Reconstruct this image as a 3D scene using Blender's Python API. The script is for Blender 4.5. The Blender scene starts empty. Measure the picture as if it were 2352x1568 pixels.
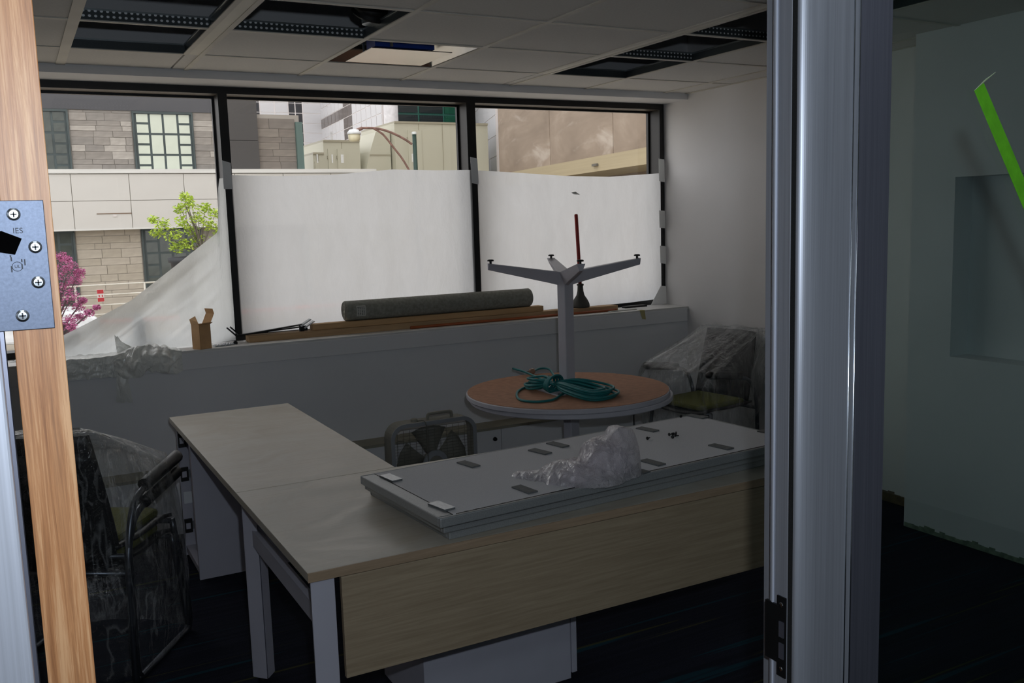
import bpy, math, random
from mathutils import Vector, Matrix, noise
rnd = random.Random(7)
SC = bpy.context.scene
COL = SC.collection
PI = math.pi

# ------------------------------------------------------------------ camera
F_PX, YAW, PITCH, ROLL, EYE = 2125.4, .49243, .13014, -.030448, 1.65
def cam_axes():
    cy, sy, cp, sp = math.cos(YAW), math.sin(YAW), math.cos(PITCH), math.sin(PITCH)
    f = Vector((sy*cp, cy*cp, -sp)); r = Vector((cy, -sy, 0)); u = r.cross(f)
    c, s = math.cos(ROLL), math.sin(ROLL)
    return c*r + s*u, -s*r + c*u, f
RIGHT, UP, FWD = cam_axes()
cam_d = bpy.data.cameras.new('camera')
cam_d.sensor_width = 36.0; cam_d.sensor_fit = 'HORIZONTAL'; cam_d.lens = 36.0*F_PX/2352
cam_d.clip_start = .02; cam_d.clip_end = 400
cam = bpy.data.objects.new('camera', cam_d); COL.objects.link(cam)
m = Matrix((RIGHT, UP, -FWD)).transposed().to_4x4(); m.translation = Vector((0, 0, EYE))
cam.matrix_world = m
SC.camera = cam
def at(x, y, ax, v):
    """direction of a photo pixel met with the plane axis=v that the thing touches"""
    d = RIGHT*((x-1176)/F_PX) - UP*((y-784)/F_PX) + FWD
    o = Vector((0, 0, EYE)); return o + d*((v-o[ax])/d[ax])

# ------------------------------------------------------------------ light
SC.view_settings.view_transform = 'Standard'; SC.view_settings.look = 'None'
SC.view_settings.gamma = 1.0; SC.view_settings.use_curve_mapping = False
SC.view_settings.exposure = 0.0
SC.cycles.use_denoising = True
SC.cycles.max_bounces = 10; SC.cycles.diffuse_bounces = 5; SC.cycles.transparent_max_bounces = 24
SC.cycles.sample_clamp_indirect = 6.0
w = bpy.data.worlds.new('overcast_sky'); SC.world = w; w.use_nodes = True
bg = w.node_tree.nodes['Background']; bg.inputs[0].default_value = (.975, .975, 1.0, 1); bg.inputs[1].default_value = 2.15
fl = bpy.data.lights.new('camera_flash', 'SPOT'); fl.energy = 50; fl.color = (.80, .90, 1.0)
fl.spot_size = math.radians(100); fl.spot_blend = .6; fl.shadow_soft_size = .018
flo = bpy.data.objects.new('camera_flash', fl); COL.objects.link(flo)
m2 = m.copy(); m2.translation = Vector((0, 0, EYE)) + UP*.126 + RIGHT*.054; flo.matrix_world = m2

# ------------------------------------------------------------------ materials
def lin(c):
    return tuple(((v/255)/12.92 if v/255 <= .04045 else ((v/255+.055)/1.055)**2.4) for v in c) + (1,)
def facing_fresnel(t, f0, normal=None):
    """view-angle reflectance that is the same from both sides of a thin film or pane"""
    lw = t.new('ShaderNodeLayerWeight'); lw.inputs[0].default_value = .5
    pw = t.new('ShaderNodeMath', operation='POWER'); t.link(lw.outputs['Facing'], pw.inputs[0]); pw.inputs[1].default_value = 4.5
    ma = t.new('ShaderNodeMath', operation='MULTIPLY_ADD'); t.link(pw.outputs[0], ma.inputs[0]); ma.inputs[1].default_value = 1-f0; ma.inputs[2].default_value = f0
    return lw, ma.outputs[0]
class NT:
    def __init__(s, name):
        s.m = bpy.data.materials.new(name); s.m.use_nodes = True
        s.t = s.m.node_tree; s.n = s.t.nodes; s.l = s.t.links
        s.b = s.n['Principled BSDF']; s.out = s.n['Material Output']
    def new(s, t, **k):
        n = s.n.new(t)
        for a, v in k.items(): setattr(n, a, v)
        return n
    def link(s, a, b): s.l.new(a, b)
    def coord(s, scale=(1, 1, 1), rot=(0, 0, 0), kind='Object'):
        tc = s.new('ShaderNodeTexCoord'); mp = s.new('ShaderNodeMapping')
        mp.inputs['Scale'].default_value = scale; mp.inputs['Rotation'].default_value = rot
        s.link(tc.outputs[kind], mp.inputs[0]); return mp.outputs[0]
    def noise(s, vec, scale=5, detail=4, rough=.5, dist=0):
        n = s.new('ShaderNodeTexNoise'); n.inputs['Scale'].default_value = scale
        n.inputs['Detail'].default_value = detail; n.inputs['Roughness'].default_value = rough
        n.inputs['Distortion'].default_value = dist
        s.link(vec, n.inputs['Vector']); return n.outputs[0]
    def ramp(s, fac, stops):
        r = s.new('ShaderNodeValToRGB'); e = r.color_ramp.elements
        while len(e) < len(stops): e.new(.5)
        for q, (p, c) in zip(e, stops): q.position = p; q.color = c
        s.link(fac, r.inputs[0]); return r.outputs[0]
    def mix(s, fac, a, b, blend='MIX'):
        x = s.new('ShaderNodeMix'); x.data_type = 'RGBA'; x.blend_type = blend
        for sock, v in ((x.inputs[0], fac), (x.inputs[6], a), (x.inputs[7], b)):
            if isinstance(v, (int, float)): sock.default_value = v
            elif isinstance(v, tuple): sock.default_value = v
            else: s.link(v, sock)
        return x.outputs[2]
    def bump(s, h, strength=.3, dist=.002):
        b = s.new('ShaderNodeBump'); b.inputs['Strength'].default_value = strength; b.inputs['Distance'].default_value = dist
        s.link(h, b.inputs['Height']); s.link(b.outputs[0], s.b.inputs['Normal'])
MATS = {}
def mat(name, rgb, rough=.6, metal=0, var=.12, scale=6, bump=0, bscale=None, spec=.5, stretch=(1, 1, 1)):
    """plain procedural surface: colour with slight noise variation"""
    if name in MATS: return MATS[name]
    t = NT(name); c = lin(rgb)
    vec = t.coord(stretch); n = t.noise(vec, scale, 5)
    d = tuple(v*(1-var) for v in c[:3])+(1,); l = tuple(min(1, v*(1+var)) for v in c[:3])+(1,)
    t.link(t.ramp(n, [(.3, d), (.7, l)]), t.b.inputs['Base Color'])
    t.b.inputs['Roughness'].default_value = rough; t.b.inputs['Metallic'].default_value = metal
    t.b.inputs['Specular IOR Level'].default_value = spec
    if bump: t.bump(t.noise(vec, bscale or scale*8, 3), bump)
    MATS[name] = t.m; return t.m

def mat_oak():
    t = NT('oak_edge')
    v = t.coord((62, 62, 1.6)); n1 = t.noise(v, 3.2, 6, .7, .5)
    v2 = t.coord((14, 14, .8)); n2 = t.noise(v2, 3, 4, .6, 1.5)
    c = t.ramp(n1, [(.34, lin((116, 68, 38))), (.5, lin((176, 120, 76))), (.64, lin((218, 172, 128)))])
    c2 = t.ramp(n2, [(.3, lin((166, 112, 70))), (.7, lin((208, 158, 112)))])
    t.link(t.mix(.38, c, c2), t.b.inputs['Base Color']); t.b.inputs['Roughness'].default_value = .45
    t.bump(n1, .2, .001); return t.m
def mat_laminate(name, a, b, direction, dusty):
    t = NT(name)
    sc = (2.2, 60, 60) if direction == 'x' else (60, 2.2, 60)
    n1 = t.noise(t.coord(sc), 2.0, 6, .65, .4)
    c = t.ramp(n1, [(.3, lin(a)), (.7, lin(b))])
    if dusty:
        n2 = t.noise(t.coord((1, 1.6, 1), (0, 0, .5)), 3.2, 6, .62, .8)
        f = t.ramp(n2, [(.36, (0, 0, 0, 1)), (.66, (.75, .75, .75, 1))])
        c = t.mix(f, c, lin((206, 203, 194)))
        r = t.ramp(n2, [(.3, (.34, .34, .34, 1)), (.7, (.62, .62, .62, 1))])
        t.link(r, t.b.inputs['Roughness'])
    else: t.b.inputs['Roughness'].default_value = .5
    t.link(c, t.b.inputs['Base Color']); return t.m
def mat_carpet():
    t = NT('carpet_navy_stripe')
    base = t.noise(t.coord((1, 1, 1)), 260, 3, .7)
    c = t.ramp(base, [(.3, lin((18, 20, 28))), (.7, lin((44, 48, 60)))])
    rot = (0, 0, math.radians(4))
    s1 = t.noise(t.coord((.8, 46, 1), rot), 1.0, 2, .5)
    c = t.mix(t.ramp(s1, [(.44, (.5, .5, .5, 1)), (.60, (0, 0, 0, 1))]), c, lin((22, 24, 32)))
    s2 = t.noise(t.coord((.55, 27, 1), rot), 1.0, 1, .4)
    c = t.mix(t.ramp(s2, [(.665, (0, 0, 0, 1)), (.69, (.7, .7, .7, 1))]), c, lin((24, 66, 78)))
    s3 = t.noise(t.coord((.5, 31, 3), rot), 1.1, 1, .4)
    c = t.mix(t.ramp(s3, [(.672, (0, 0, 0, 1)), (.7, (.6, .6, .6, 1))]), c, lin((78, 80, 40)))
    t.link(c, t.b.inputs['Base Color']); t.b.inputs['Roughness'].default_value = .95
    t.b.inputs['Specular IOR Level'].default_value = .1; t.bump(base, .5, .003); return t.m
def mat_film(name, rgb, trans, transl, rough, wrinkle=0, f0=.04, wscale=16, glint_streak=0):
    """plastic film: part clear, part scattering, with a gloss"""
    t = NT(name); t.n.remove(t.b)
    tr = t.new('ShaderNodeBsdfTransparent'); tl = t.new('ShaderNodeBsdfTranslucent'); df = t.new('ShaderNodeBsdfDiffuse'); gl = t.new('ShaderNodeBsdfGlossy')
    tr.inputs[0].default_value = (.97, .98, .98, 1); tl.inputs[0].default_value = lin(rgb); df.inputs[0].default_value = lin(rgb)
    gl.inputs[0].default_value = (1, 1, 1, 1); gl.inputs['Roughness'].default_value = rough
    n = t.noise(t.coord((1, 1, .35)), 9, 5, .6, .5)
    a = t.new('ShaderNodeMixShader'); a.inputs[0].default_value = transl; t.link(df.outputs[0], a.inputs[1]); t.link(tl.outputs[0], a.inputs[2])
    b = t.new('ShaderNodeMixShader')
    if glint_streak:
        n2 = t.noise(t.coord((2.6, 2.6, .55), (.45, .35, 0)), 4.5, 3, .55, .35)
        r = t.ramp(n2, [(.50, (trans,)*3+(1,)), (.535, (trans-glint_streak,)*3+(1,)), (.56, (trans,)*3+(1,)), (.64, (trans,)*3+(1,)), (.665, (trans-glint_streak*.7,)*3+(1,)), (.70, (trans,)*3+(1,))])  # denser streaks paint highlights along the folds of the film
    else: r = t.ramp(n, [(.3, (max(0, trans-.04),)*3+(1,)), (.7, (min(1, trans+.04),)*3+(1,))])
    t.link(r, b.inputs[0]); t.link(a.outputs[0], b.inputs[1]); t.link(tr.outputs[0], b.inputs[2])
    fr, fo = facing_fresnel(t, f0)
    c = t.new('ShaderNodeMixShader'); t.link(fo, c.inputs[0]); t.link(b.outputs[0], c.inputs[1]); t.link(gl.outputs[0], c.inputs[2])
    if wrinkle:
        bp = t.new('ShaderNodeBump'); bp.inputs['Strength'].default_value = wrinkle; bp.inputs['Distance'].default_value = .02
        h = t.noise(t.coord((1, 1, .4 if wscale < 20 else 1)), wscale, 5, .65, 1.2); t.link(h, bp.inputs['Height'])
        for q in (gl, df, tl, fr): t.link(bp.outputs[0], q.inputs['Normal'])
    t.link(c.outputs[0], t.out.inputs[0]); return t.m
def mat_glass(name, tint, ior=1.3):
    t = NT(name); t.n.remove(t.b)
    tr = t.new('ShaderNodeBsdfTransparent'); tr.inputs[0].default_value = tint
    gl = t.new('ShaderNodeBsdfGlossy'); gl.inputs['Roughness'].default_value = .0
    n = t.noise(t.coord(), 7, 4); rr = t.ramp(n, [(.4, (.0, .0, .0, 1)), (.8, (.03, .03, .03, 1))]); t.link(rr, gl.inputs['Roughness'])
    fr, fo = facing_fresnel(t, .03)
    c = t.new('ShaderNodeMixShader'); t.link(fo, c.inputs[0]); t.link(tr.outputs[0], c.inputs[1]); t.link(gl.outputs[0], c.inputs[2])
    t.link(c.outputs[0], t.out.inputs[0]); return t.m
def mat_perforated():
    t = NT('perforated_steel_glints')
    vo = t.new('ShaderNodeTexVoronoi'); vo.inputs['Randomness'].default_value = 0.0; vo.inputs['Scale'].default_value = 44
    t.link(t.coord((1, 1, 1.15)), vo.inputs['Vector'])
    d = t.ramp(vo.outputs['Distance'], [(.21, lin((245, 248, 250))), (.29, lin((70, 76, 78)))])  # pale dots paint the flash glints at the perforations
    t.link(d, t.b.inputs['Base Color']); t.b.inputs['Metallic'].default_value = .3; t.b.inputs['Roughness'].default_value = .35
    return t.m
def mat_concrete():
    t = NT('stained_concrete')
    n1 = t.noise(t.coord((.32, 1, 1)), .9, 9, .66, .5); n2 = t.noise(t.coord((.32, 1, 1), (.3, 0, .2)), 1.3, 8, .62, .6)
    c = t.ramp(n1, [(.35, lin((132, 117, 102))), (.52, lin((150, 134, 118))), (.68, lin((172, 157, 141)))])
    c = t.mix(t.ramp(n2, [(.56, (0, 0, 0, 1)), (.68, (.65, .65, .65, 1))]), c, lin((190, 179, 167)))
    t.link(c, t.b.inputs['Base Color']); t.b.inputs['Roughness'].default_value = .9; return t.m
def mat_brushed(name, rgb, rough, stretch=(120, 120, 1.2), metal=.9):
    t = NT(name); n = t.noise(t.coord(stretch), 2, 4, .6)
    c = lin(rgb); t.link(t.ramp(n, [(.3, tuple(v*.86 for v in c[:3])+(1,)), (.7, tuple(min(1, v*1.1) for v in c[:3])+(1,))]), t.b.inputs['Base Color'])
    t.b.inputs['Metallic'].default_value = metal; t.b.inputs['Roughness'].default_value = rough; return t.m

M = dict(
 wall=mat('painted_wall', (222, 222, 224), .75, var=.03, scale=2, bump=.05, bscale=160),
 wall2=mat('painted_wall_right', (224, 222, 221), .75, var=.03, scale=2, bump=.05, bscale=160),
 base_plaster=mat('torn_plaster', (120, 134, 116), .9, var=.4, scale=25),
 sill=mat('sill_paint', (216, 215, 213), .6, var=.08, scale=5),
 tile=mat('ceiling_tile', (214, 211, 206), .95, var=.04, scale=90, bump=.15, bscale=300),
 tee=mat('tee_paint', (206, 201, 190), .6, var=.06),
 slot=mat('slot_white', (222, 217, 203), .55, var=.06, scale=3),
 deck=mat('deck_paint', (150, 156, 160), .8, var=.12, scale=2),
 galv=mat_brushed('galvanised', (165, 172, 175), .32, (4, 4, 4)),
 perf=mat_perforated(),
 black_frame=mat('black_anodised', (26, 25, 25), .45, var=.15, scale=10, spec=.4),
 brown_frame=mat('dark_bronze', (32, 29, 27), .5, var=.15, scale=10),
 alu=mat_brushed('satin_aluminium', (166, 169, 178), .45, metal=.62),
 alu_dark=mat_brushed('mill_aluminium', (132, 134, 148), .45, metal=.85),
 alu_white=mat_brushed('bright_aluminium', (196, 199, 210), .5, metal=.35),
 brush=mat('black_pile', (12, 12, 12), 1, var=.6, scale=400, bump=.6, bscale=900),
 oak=mat_oak(), carpet=mat_carpet(),
 steel=mat_brushed('satin_steel', (92, 99, 114), .5, (160, 2, 160), .95),
 chrome=mat('bright_zinc', (200, 205, 210), .2, 1, var=.1, scale=60),
 dark_plate=mat('dark_steel_plate', (34, 34, 35), .45, .6, var=.2),
 engraved=mat('engraved_mark', (60, 64, 72), .7, var=.1),
 laminate=mat_laminate('maple_laminate_top', (176, 165, 147), (192, 183, 167), 'x', True),
 laminate2=mat_laminate('maple_laminate_panel', (150, 132, 108), (176, 158, 132), 'x', False),
 lam_edge=mat_laminate('maple_edge_band', (150, 128, 104), (176, 152, 126), 'x', False),
 lilac=mat('pale_lilac_metal', (186, 185, 197), .5, var=.03, scale=8),
 lilac2=mat('white_metal_table', (190, 188, 196), .5, var=.04, scale=8),
 black_plastic=mat('black_plastic', (14, 14, 15), .5, var=.2),
 fabric=mat('grey_panel_fabric', (208, 207, 210), .95, var=.06, scale=300, bump=.3, bscale=500),
 silver=mat('silver_edge', (150, 152, 152), .45, .3, var=.14, scale=260),
 pad=mat('hook_pad_grey', (96, 98, 98), .7, var=.2, scale=90),
 pad_foil=mat('hook_pad_liner', (170, 172, 174), .35, .3, var=.2, scale=120),
 chip=mat('raw_chipboard', (166, 120, 92), .85, var=.14, scale=30, bump=.2, bscale=200),
 cord=mat('teal_rubber', (28, 118, 120), .5, var=.12, scale=40),
 plug=mat('clear_plug', (150, 120, 100), .25, var=.2),
 pine=mat('pine_board', (184, 152, 114), .75, var=.18, scale=4, stretch=(.6, 12, 12)),
 cardb=mat('light_board', (196, 160, 116), .8, var=.1, scale=5, stretch=(.6, 10, 10)),
 redwood=mat('red_stained_stick', (164, 86, 44), .55, var=.25, scale=6, stretch=(.6, 12, 12)),
 roll=mat('dusty_grey_roll', (142, 142, 134), .95, var=.2, scale=60, bump=.4, bscale=300),
 rollend=mat('roll_end_paper', (150, 148, 142), .9, var=.15, scale=30),
 paper=mat('paper_label', (190, 190, 184), .8, var=.05),
 card=mat('kraft_card', (206, 164, 118), .85, var=.08, scale=20),
 rubber=mat('grey_rubber', (66, 66, 62), .7, var=.1), red=mat('red_paint', (150, 26, 20), .4, var=.1),
 tape_grey=mat('grey_tape', (226, 229, 232), .5, var=.08), tape_white=mat('white_tape', (238, 238, 236), .6, var=.05),
 tape_green=mat('green_masking_tape', (104, 196, 30), .7, var=.12, scale=40, bump=.3, bscale=120),
 fan=mat('fan_beige', (140, 138, 128), .6, var=.06), fan_rim=mat('fan_rim_grey', (150, 153, 156), .5, var=.06), fan_dark=mat('fan_blade', (128, 126, 116), .5, var=.1),
 wire=mat('fan_grille_wire', (118, 116, 108), .5, var=.08), mesh=mat('chair_black_shell', (10, 11, 15), .5, var=.2),
 tube=mat_brushed('chair_steel_tube', (92, 96, 104), .35, (3, 3, 3)), seatg=mat('olive_green_fabric', (92, 94, 28), .9, var=.15, scale=80, bump=.3, bscale=300),
 blue=mat('blue_duct', (14, 56, 150), .5, var=.1), duct_dark=mat('black_flex_duct', (16, 16, 17), .6, var=.3, scale=30),
 sheet=mat_film('milky_sheet', (217, 218, 220), .06, .82, .3, .16), sheet_crumple=mat_film('milky_sheet_crumpled', (246, 247, 242), .14, .15, .22, .7, .10), sheet_loose=mat_film('milky_sheet_loose', (232, 234, 233), .08, .78, .25, .2),
 clear=mat_film('clear_bag_film', (228, 231, 233), .965, .4, .15, 1.0, .06, 16, .26), bagwhite=mat_film('pale_crumpled_bag', (236, 230, 236), .38, .45, .2, 1.0, .12, 34),
 glass=mat_glass('window_glass', (.975, .975, .97, 1)), glass_green=mat_glass('partition_glass', (.79, .865, .85, 1), 1.45),
)
FILL = 3.6  # strength of the added corridor fill panels
# ------------------------------------------------------------------ mesh helpers
class MB:
    def __init__(s): s.v = []; s.f = []
    def add(s, vs, fs):
        o = len(s.v); s.v += [tuple(p) for p in vs]; s.f += [tuple(i+o for i in q) for q in fs]; return s
    def box(s, x0, x1, y0, y1, z0, z1, mtx=None):
        vs = [Vector((x, y, z)) for x in (x0, x1) for y in (y0, y1) for z in (z0, z1)]
        if mtx: vs = [mtx @ p for p in vs]
        return s.add(vs, [(0, 1, 3, 2), (4, 6, 7, 5), (0, 4, 5, 1), (2, 3, 7, 6), (0, 2, 6, 4), (1, 5, 7, 3)])
    def prism(s, pts, ax, a, b, mtx=None):
        """outline pts (2-D) extruded along axis ax from a to b"""
        def p3(p, h):
            return Vector({0: (h, p[0], p[1]), 1: (p[0], h, p[1]), 2: (p[0], p[1], h)}[ax])
        n = len(pts); vs = [p3(p, a) for p in pts] + [p3(p, b) for p in pts]
        if mtx: vs = [mtx @ p for p in vs]
        return s.add(vs, [tuple(range(n-1, -1, -1)), tuple(range(n, 2*n))] + [(i, (i+1) % n, n+(i+1) % n, n+i) for i in range(n)])
    def tube(s, path, r, n=8, closed=False, cap=True):
        P = [Vector(p) for p in path]; k = len(P); R = r if isinstance(r, (list, tuple)) else [r]*k
        T = []
        for i in range(k):
            a = P[(i-1) % k] if (closed or i) else P[i]; b = P[(i+1) % k] if (closed or i < k-1) else P[i]
            d = b-a; T.append(d.normalized() if d.length > 1e-9 else Vector((0, 0, 1)))
        up = Vector((0, 0, 1)) if abs(T[0].z) < .9 else Vector((1, 0, 0))
        u = T[0].cross(up).normalized(); vs = []
        for i in range(k):
            u = (u - T[i]*u.dot(T[i])).normalized(); w_ = T[i].cross(u)
            vs += [P[i] + (u*math.cos(2*PI*j/n) + w_*math.sin(2*PI*j/n))*R[i] for j in range(n)]
        fs = [(i*n+j, i*n+(j+1) % n, ((i+1) % k)*n+(j+1) % n, ((i+1) % k)*n+j) for i in range(k if closed else k-1) for j in range(n)]
        if cap and not closed: fs += [tuple(range(n-1, -1, -1)), tuple((k-1)*n+j for j in range(n))]
        return s.add(vs, fs)
    def lathe(s, prof, c=(0, 0, 0), n=32, ax=2):
        c = Vector(c); vs = []
        for r, h in prof:
            for j in range(n):
                a = 2*PI*j/n; q = (r*math.cos(a), r*math.sin(a))
                vs.append(c + Vector({0: (h, q[0], q[1]), 1: (q[1], h, q[0]), 2: (q[0], q[1], h)}[ax]))
        k = len(prof); fs = [(i*n+j, i*n+(j+1) % n, (i+1)*n+(j+1) % n, (i+1)*n+j) for i in range(k-1) for j in range(n)]
        fs += [tuple(range(n-1, -1, -1)), tuple((k-1)*n+j for j in range(n))]
        return s.add(vs, fs)
    def grid(s, rows):
        a, b = len(rows), len(rows[0])
        return s.add([p for r in rows for p in r], [(i*b+j, i*b+j+1, (i+1)*b+j+1, (i+1)*b+j) for i in range(a-1) for j in range(b-1)])
    def build(s, name, mt, parent=None, smooth=False, bevel=0, thick=0, loc=None):
        me = bpy.data.meshes.new(name); me.from_pydata(s.v, [], s.f); me.validate(); me.update()
        import bmesh
        bm = bmesh.new(); bm.from_mesh(me); bmesh.ops.recalc_face_normals(bm, faces=bm.faces); bm.to_mesh(me); bm.free()
        me.materials.append(M[mt] if isinstance(mt, str) else mt)
        if smooth:
            for p in me.polygons: p.use_smooth = True
        o = bpy.data.objects.new(name, me); COL.objects.link(o); o.parent = parent
        if loc is not None: o.location = loc
        if bevel:
            b = o.modifiers.new('bevel', 'BEVEL'); b.width = bevel; b.segments = 2; b.limit_method = 'ANGLE'
        if thick:
            b = o.modifiers.new('thickness', 'SOLIDIFY'); b.thickness = thick; b.offset = 0
        return o
def tag(o, label=None, cat=None, group=None, kind=None):
    if label: o['label'] = label
    if cat: o['category'] = cat
    if group: o['group'] = group
    if kind: o['kind'] = kind
    return o
def thing(name, label, cat, loc=(0, 0, 0), rotz=0, group=None):
    o = bpy.data.objects.new(name, None); COL.objects.link(o); o.empty_display_size = .05
    o.location = loc; o.rotation_euler = (0, 0, rotz); return tag(o, label, cat, group)
def struct(o, label=None): return tag(o, label, kind='structure')
def sroot(name, label=None, loc=(0, 0, 0)):
    o = bpy.data.objects.new(name, None); COL.objects.link(o); o.empty_display_size = .05; o.location = loc; return struct(o, label)
def bx(name, mt, parent, *a, **k): return MB().box(*a).build(name, mt, parent, **k)
def share(src, parent, loc=None, name=None, scale=None):
    c = src.copy(); COL.objects.link(c); c.parent = parent
    if loc is not None: c.location = loc
    if scale is not None: c.scale = scale
    return c
def copy_tree(o, parent=None):
    c = o.copy(); COL.objects.link(c); c.parent = parent
    for ch in list(o.children): copy_tree(ch, c)
    return c
def nz(x, y, z=0.0): return noise.noise(Vector((x, y, z)))
def arc(c, r, a0, a1, n): return [(c[0]+r*math.cos(a0+(a1-a0)*i/n), c[1]+r*math.sin(a0+(a1-a0)*i/n)) for i in range(n+1)]
def smooth_path(pts, n=8, closed=False):
    P = [Vector(p) for p in pts]; k = len(P); out = []
    for i in range(k if closed else k-1):
        g = lambda j: P[j % k] if closed else P[max(0, min(k-1, j))]
        a, b, c, d = g(i-1), g(i), g(i+1), g(i+2)
        for q in range(n):
            t = q/n
            out.append(.5*((2*b)+(c-a)*t+(2*a-5*b+4*c-d)*t*t+(3*b-a-3*c+d)*t**3))
    if not closed: out.append(P[-1])
    return out
def text_mesh(name, s, size, mt, parent, mtx, depth=.0003):
    c = bpy.data.curves.new(name, 'FONT'); c.body = s; c.size = size; c.align_x = 'CENTER'; c.align_y = 'CENTER'; c.extrude = depth
    t = bpy.data.objects.new(name, c); COL.objects.link(t)
    dg = bpy.context.evaluated_depsgraph_get(); me = bpy.data.meshes.new_from_object(t.evaluated_get(dg))
    bpy.data.objects.remove(t); bpy.data.curves.remove(c)
    me.materials.clear(); me.materials.append(M[mt]); o = bpy.data.objects.new(name, me); COL.objects.link(o); o.parent = parent; o.matrix_local = mtx
    return o

# ------------------------------------------------------------------ room shell
XL, XR, YD, YW, ZC = -1.2, 4.27, 1.0, 5.25, 2.49
YF, YG = 5.51, 5.645
struct(bx('floor', 'carpet', None, XL-.4, 4.5, -1.6, 5.7, -.15, 0), 'dark navy carpet with thin teal and olive stripes')
wr = sroot('wall_right', 'white painted wall beside the window with a stepped-out front section')
bx('wall_face', 'wall2', wr, XR, XR+.15, 3.17, 5.7, 0, 3.0)
NY0, NY1, NZ0, NZ1, XB = 2.15, 2.93, .925, 1.79, 4.0
b = MB(); b.box(XB, XR+.15, .9, NY0, 0, 3.0).box(XB, XR+.15, NY1, 3.17, 0, 3.0).box(XB, XR+.15, NY0, NY1, 0, NZ0).box(XB, XR+.15, NY0, NY1, NZ1, 3.0).box(XB+.13, XR+.15, NY0, NY1, NZ0, NZ1)
b.build('stepped_face', 'wall', wr)
b = MB()
for i in range(26):
    y = 3.165-i*.03; h = .02+.035*abs(nz(i*.35, 2.1)); b.box(XB-.003, XB+.002, y-.031, y, 0, h)
b.build('torn_plaster_strip', 'base_plaster', wr)
b = MB()
for i in range(22):
    y = 3.17+i*.04; h = .05+.05*abs(nz(i*.4, 7.3)); b.box(XR-.004, XR+.002, y, y+.042, 0, h)
b.build('torn_plaster_strip', mat('torn_plaster_brown', (98, 84, 62), .9, var=.4, scale=30), wr)
struct(bx('wall_left', 'wall', None, XL-.15, XL, .9, 5.7, 0, 3.0), 'white painted wall behind the open door')
ww = sroot('wall_window', 'white painted wall under and over the windows')
bx('lower_wall', 'wall', ww, XL, XR, YW+.012, 5.65, 0, .975)
bx('left_pier', 'wall', ww, XL, -.42, YW+.012, 5.65, .975, 3.0)
b = MB(); b.box(XL, XR, YW, 5.65, 2.45, 3.0); b.build('soffit', 'wall', ww)
tr = sroot('trim_1', 'deep white painted window sill with its front apron')
bx('sill_board', 'sill', tr, -.42, XR, YW, YF+.14, .975, .998, bevel=.002)
bx('apron', 'wall', tr, -.42, XR-.01, YW-.002, YW+.013, .893, .985, bevel=.002)
# radiator enclosure running along the wall
ht = thing('radiator_cover', 'long low painted radiator cover along the wall under the sill', 'radiator cover', (XL, 5.262, 0))
bx('cover_top', mat('cover_top_cream', (150, 146, 130), .6, var=.1), ht, 0, 3.67-XL, -.17, 0, .345, .362)
b = MB(); b.box(0, 2.635-XL, -.165, -.15, .03, .345).box(2.64-XL, 3.67-XL, -.165, -.15, .03, .345).box(3.66-XL, 3.67-XL, -.165, 0, 0, .345)
b.build('front_plate', 'wall', ht)
MB().lathe([(.012, -.012), (.014, -.004), (.014, .0)], (2.59-XL, -.166, .285), 16, 1).build('valve_knob', 'black_plastic', ht)
# ---- door wall (the room's front), corridor shell
wd = sroot('wall_door', 'painted wall with the doorway between corridor and room')
b = MB(); b.box(XL-.4, -.075, YD, YD+.12, 0, 3.0).box(-.075, 4.42, YD, YD+.12, 2.2, 3.0); b.build('wall_face', 'wall', wd)
wc = sroot('wall_corridor', 'plain walls of the corridor in front of the room')
b = MB(); b.box(XL-.5, 4.5, -1.7, -1.6, 0, 2.7).box(XL-.5, XL-.4, -1.6, YD, 0, 2.7).box(4.4, 4.5, -1.6, YD, 0, 2.7); b.build('wall_face', 'wall', wc)
struct(bx('ceiling_corridor', 'tile', None, XL-.5, 4.5, -1.7, YD, 2.6, 2.7), 'plain corridor ceiling')

for k, x in enumerate((.1, 2.2)):  # unseen glowing panels added to brighten the room from the corridor
    t = thing('corridor_fill_light', ['added fill light panel in the corridor ceiling near the doorway', 'added fill light panel in the corridor ceiling before the glass partition'][k], 'light', (x, -.55, 2.6))
    em = NT('fill_panel'); e = em.new('ShaderNodeEmission'); e.inputs[0].default_value = (.82, .91, 1, 1); e.inputs[1].default_value = FILL; em.link(e.outputs[0], em.out.inputs[0])
    bx('diffuser', em.m, t, -.28, .28, -.28, .28, -.006, -.002); bx('frame', 'tee', t, -.3, .3, -.3, .3, -.0035, 0)
# ---- ceiling: tiles, tees, slots, openings, deck above
ce = sroot('ceiling', 'suspended tile ceiling with several tiles missing')
bx('deck', 'deck', ce, XL, XR, YD, 5.65, 2.98, 3.1)
XS = [(-1.2, -.915), (-.915, -.305), (-.305, .305), (.305, .83), (.905, 1.515), (1.515, 2.125), (2.125, 2.80), (2.865, 3.42), (3.42, 4.07), (4.07, 4.27)]
YS = [(4.79, 5.26), (4.16, 4.79), (3.55, 4.16), (2.94, 3.55), (2.33, 2.94), (1.72, 2.33), (1.11, 1.72)]
OPEN = {(3, 1), (3, 2), (4, 2), (7, 1), (7, 2), (7, 3), (7, 4)}; DIFF = (5, 1)
for i, (x0, x1) in enumerate(XS):
    for j, (y0, y1) in enumerate(YS):
        if (i, j) in OPEN or (i, j) == DIFF: continue
        x0_, y0_ = x0+.006, y0+.006
        o = MB().prism([(0, 0), (x1-x0-.012, 0), (x1-x0-.012, y1-y0-.012), (0, y1-y0-.012)], 2, 0, .015).build('ceiling_tile', 'tile', ce, loc=(x0_, y0_, ZC+.003))
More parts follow.
